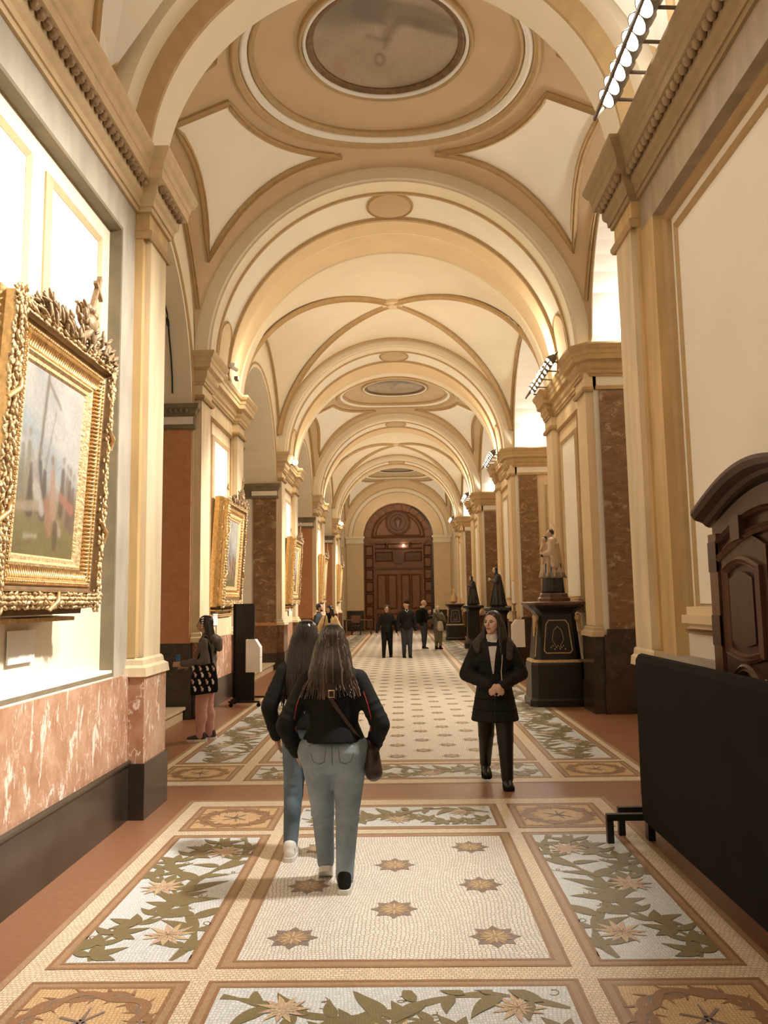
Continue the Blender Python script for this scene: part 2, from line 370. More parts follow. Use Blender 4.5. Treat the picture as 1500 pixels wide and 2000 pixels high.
def flower(pk, yl, cx, cy, s, z, rnd):
    for i in range(11):
        a = 2 * PI * i / 11 + rnd.random() * .2; (pk if i % 2 else yl).poly(leaf(cx, cy, a, s * (1 + .2 * rnd.random()), s * .16, .1), z + (i % 3) * .0003)
def vine_panel(wd, ln, seed, z=.004, along='y'):
    """flowering vine for a panel wd across, ln along; returns meshes (leaves, tendrils, pink, straw, core) centred at origin"""
    rnd = random.Random(seed); G = MB(); T = MB(); PK = MB(); YL = MB(); CR = MB(); s = wd / .63
    def stem(t): return (.13 * s * math.sin(t * 5.2 / s + seed) - .10 * s, t)
    def stem2(t): return (.12 * s * math.sin(t * 4.1 / s + 1.9 + seed) + .15 * s, t)
    lo, hi = -ln / 2, ln / 2; inx = lambda p: [(max(-wd / 2, min(wd / 2, x)), max(lo, min(hi, y))) for x, y in p]
    st = [stem(lo + ln * i / 60) for i in range(61)]; rib(G, st, .013 * s, z)
    s2 = [stem2(lo + ln * i / 60) for i in range(61)]; rib(G, s2, [(.012 + .022 * abs(math.sin(i * .33))) * s for i in range(61)], z + .0003)
    t = lo + .05; k = 0
    while t < hi - .06:
        x, y = stem(t); sd = 1 if k % 2 else -1
        for lf in lobed(x, y, PI / 2 + sd * (.9 + .4 * rnd.random()), .20 * s, 3): G.poly(inx(lf), z + .0006 + .0001 * (k % 3))
        G.poly(inx(leaf(x, y, PI / 2 - sd * 1.2, .17 * s, .034 * s, .3 * sd)), z + .0009)
        if k % 3 == 1: rib(T, inx(spiral(x - sd * .10 * s, y + .09, .035 * s, 1.9, rnd.random() * 6)), .004 * s, z)
        t += .135 * s; k += 1
    t = lo + .1; k = 0
    while t < hi - .1:
        x, y = stem2(t); sd = -1 if k % 2 else 1
        G.poly(inx(leaf(x, y, PI / 2 - sd * .55, .30 * s, .055 * s, -.35 * sd)), z + .0012)
        G.poly(inx(leaf(x, y + .05, PI / 2 + sd * .95, .19 * s, .042 * s, .4 * sd)), z + .0011)
        if k % 2 == 0: rib(T, inx(spiral(x + sd * .09 * s, y - .06, .03 * s, 1.7, rnd.random() * 6)), .0036 * s, z)
        t += .21 * s; k += 1
    nf = max(1, int(ln / (.62 * s)))
    for i in range(nf):
        cy = lo + ln * (i + .5) / nf + rnd.uniform(-.04, .04); cx = (-.13 if i % 2 else .12) * s
        flower(PK, YL, cx, cy, .135 * s, z + .0016, rnd); flower(YL, PK, cx, cy, .075 * s, z + .0026, rnd)
        for q in range(9): a = q * .7; rib(CR, [(cx, cy), (cx + .05 * s * math.cos(a), cy + .05 * s * math.sin(a))], .0022 * s, z + .0036)
    ms = [('leaf_inlay', 'mos_olive', G), ('tendril_inlay', 'mos_olive', T), ('petal_inlay', 'mos_pink', PK), ('petal_inlay', 'mos_yel', YL), ('stamen_inlay', 'mos_brown', CR)]
    return [(n, m.build(n, mt, me_only=True)) for n, mt, m in ms]
def place_vine(x0, x1, y0, y1, bg, meshes, rz=0, flip=False, parent=None, rep=1):
    p = fpart('mosaic_panel', bg, MB().box(x0, x1, y0, y1, .0005, .003), parent or fl)
    for k in range(rep):
        for n, me in meshes:
            o = link(n, me, p, ((x0 + x1) / 2, (y0 + (y1 - y0) * (k + .5) / rep) if not rz else (y0 + y1) / 2, 0)); o.rotation_euler = (0, 0, rz)
            if flip: o.scale = (-1, 1, 1)
    return p
def wreath_meshes(r=.23, z=.004):
    G = MB(); D = MB(); n = 72
    for ph, amp in ((0, .028), (PI, .028), (PI / 2, .02)):
        pts = [((r + amp * math.cos(5 * 2 * PI * i / n + ph)) * math.cos(2 * PI * i / n) * 1.08, (r + amp * math.cos(5 * 2 * PI * i / n + ph)) * math.sin(2 * PI * i / n) * .98) for i in range(n + 1)]
        rib(G if ph != PI / 2 else D, pts, .021 if ph != PI / 2 else .007, z + ph * .0003)
    for i in range(30):
        a = 2 * PI * i / 30; rr = r + .03 * (1 if i % 2 else -1) + .01 * math.sin(i * 3); da = .045; ro = rr + (.05 if i % 2 else -.045)
        G.poly([(rr * 1.08 * math.cos(a - da), rr * .98 * math.sin(a - da)), (rr * 1.08 * math.cos(a + da), rr * .98 * math.sin(a + da)), (ro * 1.08 * math.cos(a + .1), ro * .98 * math.sin(a + .1))], z + .0002)
    for a in (PI / 2, PI / 2 + 2.2, PI / 2 - 2.2):
        rib(D, [(-.02 * math.cos(a), -.02 * math.sin(a)), (.12 * math.cos(a), .12 * math.sin(a))], [.014, .003], z + .001)
        rib(D, [(.0, .0), (-.11 * math.cos(a + .25), -.11 * math.sin(a + .25))], [.006, .008], z + .0012)
    return [('thorn_wreath_inlay', G.build('thorn_wreath_inlay', 'mos_brown', me_only=True)), ('nail_inlay', D.build('nail_inlay', 'mos_grey', me_only=True))]
WRE = wreath_meshes()
def wreath(x0, x1, y0, y1):
    p = fpart('mosaic_panel', 'mos_gold', MB().box(x0, x1, y0, y1, .0005, .003))
    for n, me in WRE: link(n, me, p, ((x0 + x1) / 2, (y0 + y1) / 2, 0))
def star_meshes(r, z=.0045):
    A = MB(); B = MB(); Cc = MB()
    A.poly([((r if i % 2 == 0 else r * .66) * math.cos(PI * i / 8), (r if i % 2 == 0 else r * .66) * math.sin(PI * i / 8)) for i in range(16)], z)
    for i in range(8): B.poly(leaf(0, 0, PI / 4 * i + PI / 8, r * .78, r * .15, 0, 5), z + .0008)
    for i in range(8): rib(Cc, [(r * .12 * math.cos(PI / 4 * i), r * .12 * math.sin(PI / 4 * i)), (r * .55 * math.cos(PI / 4 * i), r * .55 * math.sin(PI / 4 * i))], r * .035, z + .0012)
    return [('star_inlay', A.build('star_inlay', 'mos_grey', me_only=True)), ('petal_inlay', B.build('petal_inlay', 'mos_tan', me_only=True)), ('line_inlay', Cc.build('line_inlay', 'mos_yel', me_only=True))]
# section one, beneath the vestibule
fpart('mosaic_field', 'mos_cream', slab(MB(), -1.76, 1.76, 2.9, 7.07, .0002, .0015))
fpart('border_line', 'mos_tan', frame_mb(-1.80, 1.80, 2.86, 7.11, .035, .002))
border(-.835, .835, 3.93, 6.07)
CP = fpart('mosaic_panel', 'mos_white', MB().box(-.76, .76, 4.005, 5.995, .0005, .003))
SM = star_meshes(.135); SF = star_meshes(.115)
nstar = 0
def star(parent, me3, x, y, detail=True):
    o = link('star_inlay', me3[0][1], parent, (x, y, 0))
    if detail:
        for n, me in me3[1:]: link(n, me, parent, (x, y, 0))
for x, y in [(0, 4.63), (0, 5.37), (-.52, 4.26), (.52, 4.26), (-.52, 5.0), (.52, 5.0), (-.52, 5.73), (.52, 5.73)]: star(CP, SM, x, y)
VL = vine_panel(.60, 1.98, 3); VT = vine_panel(.50, 1.5, 8)
for s in (-1, 1):
    a, b = sorted((s * 1.65, s * .93)); border(a, b, 3.93, 6.07, .06); place_vine(a + .055, b - .055, 3.985, 6.015, 'mos_blue', VL, 0, s > 0)
    for y0 in (6.19, 3.10): border(a, b, y0, y0 + .70, .06); wreath(a + .055, b - .055, y0 + .055, y0 + .645)
for y0 in (6.19, 3.10):
    border(-.835, .835, y0, y0 + .70, .06)
    place_vine(-.78, .78, y0 + .055, y0 + .645, 'mos_blue', VT, PI / 2)
# section two, down the nave
fpart('mosaic_field', 'mos_cream', slab(MB(), -2.46, 2.46, 7.70, YEND - .2, .0002, .0015))
fpart('border_line', 'mos_tan', frame_mb(-2.5, 2.5, 7.66, YEND - .16, .035, .002))
border(-1.49, 1.49, 8.68, YEND - .5, .09)
CF = fpart('mosaic_panel', 'mos_white', MB().box(-1.41, 1.41, 8.76, YEND - .58, .0005, .003))
FARS = MB(); rows = []
y = 8.97; k = 0
while y < YEND - .8:
    for i in ((-4, -2, 0, 2, 4) if k % 2 == 0 else (-3, -1, 1, 3)): rows.append((i * .30, y))
    y += .335; k += 1
for i, (x, y) in enumerate(rows):
    if i < 150: star(CF, SF, x, y, y < 14)
    elif i < 296: link('star_inlay', SF[0][1], CF, (x, y, 0))
    else: FARS.poly([(x + (.115 if j % 2 == 0 else .076) * math.cos(PI * j / 8), y + (.115 if j % 2 == 0 else .076) * math.sin(PI * j / 8)) for j in range(16)], .0045)
if FARS.v: stuff(fpart('star_inlay', 'mos_grey', FARS, CF))
VN = vine_panel(.60, 4.0, 5)
for s in (-1, 1):
    a, b = sorted((s * 2.38, s * 1.62)); border(a, b, 7.86, 8.58, .06); wreath(a + .06, b - .06, 7.92, 8.52)
    border(a, b, 8.68, YEND - .5, .07); place_vine(a + .065, b - .065, 8.745, 8.745 + 36.2, 'mos_blue', VN, 0, s > 0, rep=9)
border(-1.49, 1.49, 7.86, 8.58, .06)
VT2 = vine_panel(.58, 2.84, 11); place_vine(-1.43, 1.43, 7.92, 8.52, 'mos_blue', VT2, PI / 2)

# ------------------------------------------------------------------ walls
ZC = 5.6; AW = 3.12; HB = 2.45
def wall_side(side):
    s = -1 if side == 'left' else 1; L_ = side == 'left'
    def X(a, b): return (s * a, s * b)
    W = MB()
    # vestibule wall and the first pier
    W.box(*X(2.30, 4.75), -1.6, 7.1, 0, ZC)
    W.box(*X(2.45, 4.75), -1.6, 7.1, ZC, 8.9)
    for a, b in PIERS:
        W.box(*X(AW, 4.75), a, b, 0, ZC); W.box(*X(AW + .0, 4.75), a, b, ZC, 8.9)
    W.box(*X(3.2, 4.75), YEND, YEND + .4, 0, 8.9)
    # tunnels and lunettes of the side openings
    zs, rr = (4.8, 2.30) if L_ else (5.63, 2.36)
    for bi, (a, b, t) in enumerate(BAYS):
        m, h = (a + b) / 2, (b - a) / 2; rr_ = min(rr, h - .12)
        n = 40; lo, hi, bk = [], [], []
        for i in range(n + 1):
            v = -1 + 2 * i / n; y = m + h * v; d = abs(y - m)
            zl = zs + (math.sqrt(max(0, rr_ ** 2 - d * d)) if d < rr_ else 0); zh = ZC + HB * math.sqrt(max(0, 1 - v * v))
            lo.append((s * AW, y, zl)); hi.append((s * AW, y, max(zh, zl) + .02)); bk.append((s * 4.7, y, zl))
        W.grid([lo, hi]); W.grid([bk, lo])
    o = struct(W.build('wall_' + side, 'cream' if L_ else 'white'))
    wall = o
    P = lambda name, mat, mb, par=o, **k: mb.build(name, mat, par, **k)
    # end wall of every side opening
    for a, b, t in BAYS: P('recess_wall', 'lilac' if L_ else 'tan2', MB().box(*X(4.66, 4.74), a, b, 0, 8.2))
    # ---- vestibule wall: grey stone border, recessed plaster, dado, plinth
    y0 = -1.5
    P('stone_border', 'grey' if L_ else 'grey2', MB().box(*X(2.2, 2.31), y0, P1N, 4.85, 5.2)); 
    P('stone_border', 'grey' if L_ else 'ochre', MB().box(*X(2.2, 2.31), 6.24, P1N, 1.14, 4.85))
    f = lambda u, v, d: (s * (2.30 - d), u, v)
    if L_:
        P('dado_panel', 'red', MB().box(*X(2.17, 2.31), y0, P1N - .01, .46, 1.15)); P('plinth_block', 'black', MB().box(*X(2.15, 2.31), y0, P1N - .01, 0, .46))
        P('plinth_trim', 'black', plan_sweep(MB(), [(s * 2.15, y0), (s * 2.15, P1N - .01)], [(0, .43), (.015, .435), (.018, .455), (0, .47)], s))
        P('dado_cap', 'white', MB().box(*X(2.2, 2.31), y0, 6.24, 1.15, 1.21))
        # inner plaster panels with mouldings
        def lobe_panel(ya, yb, za, zb):
            P('wall_panel', 'white', MB().box(*X(2.285, 2.31), ya, yb, za, zb)); P('panel_moulding', 'mould_l', rect_mould(MB(), f, ya, yb, za, zb, .075, .035))
        lobe_panel(5.06, 5.97, 2.0, 4.62); lobe_panel(3.5, 4.76, 3.6, 4.62); lobe_panel(1.9, 3.2, 2.0, 4.62)
        P('reveal', 'olive', rect_mould(MB(), lambda u, v, d: (s * (2.31 - d), u, v), -1.4, 6.25, 1.16, 4.85, .03, .115, [(-.03, 0), (-.03, .112), (.0, .112), (.03, .03), (.03, 0)]))
    else:
        P('dado_panel', 'grey', MB().box(*X(2.19, 2.31), y0, P1N - .01, .46, 1.26)); P('plinth_block', 'black', MB().box(*X(2.15, 2.31), y0, P1N - .01, 0, .46))
        P('wall_panel', 'white', MB().box(*X(2.27, 2.31), y0, 5.90, 1.66, 4.56)); P('panel_moulding', 'mould', rect_mould(MB(), f, -1.4, 5.92, 1.62, 4.60, .07, .05))
        P('panel_moulding', 'mould', rect_mould(MB(), f, -1.4, 6.12, 1.46, 4.76, .05, .07)); P('panel_sill', 'tan2', MB().box(*X(2.16, 2.31), y0, 5.98, 1.52, 1.58).box(*X(2.19, 2.31), y0, 5.95, 1.58, 1.64).box(*X(2.2, 2.31), y0, 5.95, 1.48, 1.52))
    # ---- first pilaster
    sh = 'ochre'
    pf = 2.08 if L_ else 2.13
    P('pilaster_shaft', 'sand' if L_ else 'sand', MB().box(*X(pf, 2.25), 6.62, 7.06, 1.28, 4.93)); P('pilaster_shaft', 'ochre', MB().box(*X(pf + .05, 2.25), 6.55, 6.62, 1.28, 5.0))
    P('pilaster_side', 'ochre', MB().box(*X(2.25, AW), 7.04, 7.10, 1.28, 5.3))
    path = [(s * 2.21, 6.56), (s * (pf - .0), 6.56), (s * (pf - .0), 7.1), (s * AW, 7.1)]
    sg = 1 if s > 0 else -1
    o1 = P('pilaster_base', 'sand', plan_sweep(MB(), path, BASEM if L_ else [(o * .6, z) for o, z in BASEM], sg)); 
    P('pilaster_pedestal', 'red' if L_ else 'dkmarble', MB().box(*X(pf - (.04 if L_ else -.01), 2.4), 6.52, 7.12, .44, 1.14)); P('plinth_block', 'black', MB().box(*X(pf - (.06 if L_ else .0), 2.4), 6.50, 7.14, 0, .44))
    P('frieze_block', 'ochre', MB().box(*X(pf, AW), 6.56, 7.1, 4.93, 5.2))
    P('astragal', 'mould', plan_sweep(MB(), path, ASTR, sg))
    cp = [(s * 2.2, y0), (s * 2.2, 6.56), (s * pf, 6.56), (s * pf, 7.1), (s * AW, 7.1)]
    P('cornice', 'mould_l' if L_ else 'mould_shade', plan_sweep(MB(), cp, CORN, sg))
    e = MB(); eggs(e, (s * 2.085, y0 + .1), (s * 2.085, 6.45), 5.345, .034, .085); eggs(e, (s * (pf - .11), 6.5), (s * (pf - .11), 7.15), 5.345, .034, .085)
    stuff(P('egg_moulding', 'bronze' if L_ else 'mould_shade', e, smooth=True))
    # ---- piers
    for k, (a, b) in enumerate(PIERS):
        g = lambda u, v, d: (s * (AW - d), u, v)
        x0 = 2.98; pw = .62
        yy = [(a, a + pw), (b - pw, b)]
        for j, (p, q) in enumerate(yy):
            P('pilaster_shaft', 'sand' if L_ else 'tan2', MB().box(*X(x0 + .02, AW + .05), p + .02, q - .02, 1.28, 4.93)); P('pilaster_pedestal', 'brown' if k or L_ else 'dkmarble', MB().box(*X(x0 - .04, AW + .05), p - .03, q + .03, .44, 1.14))
            P('plinth_block', 'black', MB().box(*X(x0 - .06, AW + .05), p - .05, q + .05, 0, .44))
            P('frieze_block', 'tan2', MB().box(*X(x0 + .01, AW + .05), p, q, 4.93, 5.2))
            pth = [(s * AW, p), (s * x0, p), (s * x0, q), (s * AW, q)]
            P('pilaster_base', 'sand' if L_ else 'tan', plan_sweep(MB(), pth, BASEM, sg)); P('astragal', 'mould', plan_sweep(MB(), pth, ASTR, sg))
        # middle wall of the pier
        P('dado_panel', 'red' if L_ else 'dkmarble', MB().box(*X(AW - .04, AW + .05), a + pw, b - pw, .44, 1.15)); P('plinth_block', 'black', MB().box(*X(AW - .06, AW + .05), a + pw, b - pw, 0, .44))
        ya, yb = a + pw + .22, b - pw - .22
        P('stone_field', 'sand' if L_ else 'tan2', MB().box(*X(AW - .03, AW + .02), a + pw, b - pw, 1.15, 5.16))
        g2 = lambda u, v, d: (s * (AW - .03 - d), u, v)
        P('panel_moulding', 'mould', rect_mould(MB(), g2, ya, yb, 1.5, 4.82, .06, .05)); P('wall_panel', 'white', MB().box(*X(AW - .045, AW), ya + .27, yb - .27, 1.75, 4.50))
        P('panel_moulding', 'mould_l', rect_mould(MB(), g2, ya + .25, yb - .25, 1.72, 4.53, .08, .045))
        # cornice over the pier, mitred round both pilasters
        if L_: cp = [(s * AW, a - .0), (s * x0, a), (s * x0, a + pw), (s * (AW - .04), a + pw), (s * (AW - .04), b - pw), (s * x0, b - pw), (s * x0, b), (s * AW, b)]
        else: cp = [(s * 4.66, a), (s * 3.1, a), (s * x0, a + .12), (s * x0, a + pw), (s * (AW - .04), a + pw), (s * (AW - .04), b - pw), (s * x0, b - pw), (s * x0, b - .12), (s * 3.1, b), (s * 4.66, b)]
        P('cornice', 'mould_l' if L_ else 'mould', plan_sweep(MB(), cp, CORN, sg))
        # jambs: polished marble slabs facing up and down the hall
        for (ye, dr) in ((a, -1), (b, 1)):
            def J(x0_, x1_, t0, z0, z1, mb=None):
                return (mb or MB()).box(*X(x0_, x1_), min(ye, ye + dr * t0), max(ye, ye + dr * t0), z0, z1)
            if L_:
                P('jamb_slab', 'orange' if k != 1 else 'umber', J(3.14, 3.74, .05, 1.2, 4.45)); P('jamb_base', 'dkmarble' if k == 0 else 'brown', J(3.10, 3.80, .08, .42, 1.12)); P('jamb_foot', 'orange', J(3.12, 3.77, .07, 1.12, 1.2))
                P('jamb_plinth', 'black', J(3.08, 3.82, .10, .0, .42)); P('jamb_plaster', 'white', J(3.78, 4.66, .012, .2, 4.45))
                ip = [(s * AW, ye), (s * 3.12, ye + dr * .06), (s * 3.76, ye + dr * .06), (s * 3.76, ye + dr * .01), (s * 4.66, ye + dr * .01)]
                P('impost', 'olive', plan_sweep(MB(), ip, IMP, sg * dr))
                if k == 0 and dr < 0: stuff(P('egg_moulding', 'olive', eggs(MB(), (s * 3.16, ye - .14), (s * 3.74, ye - .14), 4.69, .03, .075), smooth=True))
                P('impost_band', 'white', J(3.11, 3.78, .085, 4.49, 4.61))
            else:
                P('jamb_slab', 'umber', J(3.2, 3.68, .05, 1.24, 4.9)); P('jamb_base', 'dkmarble', J(3.1, 3.74, .09, .44, 1.16)); P('jamb_plinth', 'black', J(3.08, 3.78, .11, 0, .44)); P('jamb_foot', 'dkmarble', J(3.16, 3.72, .07, 1.16, 1.24))
                hh = lambda u, v, d: (s * u, ye + dr * d, v)
                P('wall_panel', 'cream', J(3.92, 4.45, .02, 1.5, 4.6)); P('panel_moulding', 'mould_l', rect_mould(MB(), hh, 3.9, 4.47, 1.48, 4.62, .07, .05)); P('astragal', 'mould', J(3.15, 4.66, .06, 4.92, 4.98))
                P('wall_panel', 'white', J(3.92, 4.45, .02, 5.95, 7.0)); P('panel_moulding', 'mould', rect_mould(MB(), hh, 3.9, 4.47, 5.93, 7.02, .06, .04))
                P('jamb_plaster', 'tan2', J(3.68, 4.66, .012, 1.16, 4.92)); P('dado_panel', 'dkmarble', J(3.74, 4.66, .05, .44, 1.16)); P('jamb_plinth', 'black', J(3.78, 4.66, .07, 0, .44))
    # steps into the left openings, plaster jambs at the far end of bay one
    for bi, (a, b, t) in enumerate(BAYS):
        if L_:
            P('step', 'step', MB().box(*X(3.20, 4.66), a + .05, b - .12, 0, .15).box(*X(3.16, 4.66), a + .04, b - .11, .15, .19))
        # moulding of the lunette panel over the opening
        m, h = (a + b) / 2, (b - a) / 2; rr_ = min(rr, h - .12)
        arc = [(m + (rr_ + .09) * math.cos(PI * i / 40), zs + (rr_ + .09) * math.sin(PI * i / 40)) for i in range(41)]
        P('arch_moulding', 'mould', poly_mould(MB(), lambda u, v, d: (s * (AW - d), u, v), arc, .05, .03, False))
    return wall
WL = wall_side('left'); WR = wall_side('right')
# wall behind the photographer
struct(MB().box(-2.5, 2.5, -1.9, -1.6, 0, 9).build('wall_back', 'cream'))

# ------------------------------------------------------------------ vaults
ceil = struct(MB().box(-4.8, 4.8, 7.1, YEND + .4, 9.3, 9.4).build('ceiling', 'tan'))
def cpart(name, mat, mb, par=ceil, **k): return mb.build(name, mat, par, **k)
AH = 3.08
def vz(x, y, m, h, kind):
    u = max(-1, min(1, x / AW)); v = max(-1, min(1, (y - m) / h)); A = AH * math.sqrt(max(0, 1 - u * u)); B = HB * math.sqrt(max(0, 1 - v * v))
    if kind == 'medal':
        p = 3.2; return ZC + (A ** p + B ** p) ** (1 / p) if A + B > 0 else ZC
    au, av = abs(u), abs(v)
    if av >= au: return ZC + A
    return ZC + math.sqrt(max(0, 1 - v * v)) * (AH + (HB - AH) * (au - av) / (1 - av + 1e-6))
def vn(x, y, m, h, kind):
    e = .02; zx = (vz(x + e, y, m, h, kind) - vz(x - e, y, m, h, kind)) / (2 * e); zy = (vz(x, y + e, m, h, kind) - vz(x, y - e, m, h, kind)) / (2 * e)
    return Vector((zx, zy, -1)).normalized()
def vpath(mb, pts, m, h, kind, w=.06, d=.04, closed=True):
    d *= 1.35
    P = []; n = len(pts)
    prof = [(-w / 2, 0), (-w / 2, d * .6), (-w / 5, d), (0, d * .5), (w / 4, d * .85), (w / 2, d * .3), (w / 2, 0)]
    for i in range(n):
        x, y = pts[i]; a = pts[(i - 1) % n] if closed or i else pts[0]; b = pts[(i + 1) % n] if closed or i < n - 1 else pts[-1]
        t = Vector((b[0] - a[0], b[1] - a[1], vz(b[0], b[1], m, h, kind) - vz(a[0], a[1], m, h, kind)))
        if t.length < 1e-6: t = Vector((1, 0, 0))
        nn = vn(x, y, m, h, kind); sd = t.normalized().cross(nn).normalized(); p = Vector((x, y, vz(x, y, m, h, kind)))
        P.append([tuple(p + sd * o + nn * q) for o, q in prof])
    return mb.grid(P, closed, False)
def corner_panel(m, h, sx, sy):
    """concave corner panel of a medallion bay, plan outline"""
    W_, H_ = 2.86, h - .28; r = 2.20; pts = []
    # runs: corner tip near the springing, along wall edge, round the ring, along the arch edge
    cx, cy = sx * W_, sy * H_
    ya = sy * H_ * .30; xa = sx * W_ * .34
    def ring(a): return (r * math.cos(a), r * math.sin(a) * min(1, (h - .12) / 2.3))
    a0 = math.asin(min(1, .13)) ; a1 = PI / 2 - .34
    for i in range(9): t = i / 8; pts.append((cx - sx * .10 * math.sin(PI * t) * 1.0, cy + (ring(a0)[1] * sy + sy * .02 - cy) * t))
    for i in range(17):
        a = a0 + .06 + (a1 - a0 - .06) * i / 16; x, y = ring(a); pts.append((sx * x, sy * y))
    for i in range(1, 9): t = i / 8; e = pts[25]; pts.append((e[0] + (cx - e[0]) * t, e[1] + (cy - e[1]) * t - sy * .12 * math.sin(PI * t)))
    return pts[:-1]
def inside(x, y, P):
    c = False; n = len(P)
    for i in range(n):
        x1, y1 = P[i]; x2, y2 = P[i - 1]
        if (y1 > y) != (y2 > y) and x < (x2 - x1) * (y - y1) / (y2 - y1) + x1: c = not c
    return c
def paint_mesh(name, P, colfn, parent, mat='paint'):
    """grid mesh with a painted colour attribute"""
    P = np.asarray(P, float); nu, nv = P.shape[:2]; mb = MB().grid(P); o = mb.build(name, mat, parent)
    at = o.data.color_attributes.new('paint', 'FLOAT_COLOR', 'POINT'); at.data.foreach_set('color', np.asarray(colfn, dtype=np.float32).reshape(-1)); return o
def noise2(X_, Y_, seed, oct=5):
    rs = np.random.RandomState(seed); out = np.zeros_like(X_)
    for k in range(oct):
        f = 2 ** k
        for _ in range(4):
            a = rs.rand() * 2 * PI; p = rs.rand() * 2 * PI; q = rs.rand() * 6; out += np.sin((X_ * math.cos(a) + Y_ * math.sin(a)) * f * 5 + p + 1.5 * np.sin((X_ * math.sin(a + q) - Y_ * math.cos(a + q)) * f * 3.1 + q)) / f / 4
    return out
def soft(d, e=.02): return 1 / (1 + np.exp(np.clip(d / e, -40, 40)))
def lay(C, m, col): 
    for i in range(3): C[..., i] = C[..., i] * (1 - m) + col[i] * m
def seg(X_, Y_, a, b, ra, rb):
    ax, ay = a; bx, by = b; dx, dy = bx - ax, by - ay; t = np.clip(((X_ - ax) * dx + (Y_ - ay) * dy) / (dx * dx + dy * dy + 1e-9), 0, 1)
    return np.hypot(X_ - ax - dx * t, Y_ - ay - dy * t) - (ra + (rb - ra) * t)
def fresco(nu, nv, seed):
    """clouded sky with a winged figure"""
    r = np.linspace(0, 1, nu)[:, None]; a = np.linspace(0, 2 * PI, nv)[None, :]; X_ = r * np.cos(a); Y_ = r * np.sin(a); C = np.ones(X_.shape + (4,))
    n = noise2(X_ * .9, Y_ * .9, seed); g = .5 + .22 * n - .18 * Y_ * 0
    for i, (d, l) in enumerate(zip((.17, .125, .08), (.46, .37, .26))): C[..., i] = d + (l - d) * np.clip(g + .18, 0, 1)
    lay(C, .75 * soft(np.hypot(X_ + .45, (Y_ - .62) * 1.3) - .5 - .1 * n, .1), (.10, .075, .045))
    F = [((-.15, .55), (.1, .25), .30, .12, (.13, .095, .06)), ((.1, .45), (.12, .2), .13, .10, (.36, .29, .21)), ((.1, .5), (.95, .32), .22, .03, (.16, .115, .07)), ((.2, .3), (.98, .1), .12, .03, (.14, .10, .065)), ((.12, .24), (.02, -.05), .05, .035, (.17, .12, .08)), ((.02, -.05), (-.02, -.22), .04, .02, (.17, .12, .08)), ((.0, .12), (-.02, -.06), .035, .03, (.19, .14, .09)), ((-.02, -.08), (-.22, .02), .03, .04, (.2, .14, .09)), ((.42, .27), (.46, .26), .07, .06, (.13, .09, .06)), ((-.65, -.45), (-.6, -.62), .09, .05, (.36, .23, .15))]
    for p, q, ra, rb, col in F: lay(C, .8 * soft(seg(X_, Y_, p, q, ra, rb) + .04 * n * (ra > .1), .018), col)
    lay(C, .8 * soft(np.abs(np.hypot((X_ + .09), (Y_ + .42) * .6) - .06) - .012, .008), (.12, .08, .05))
    return X_, Y_, C
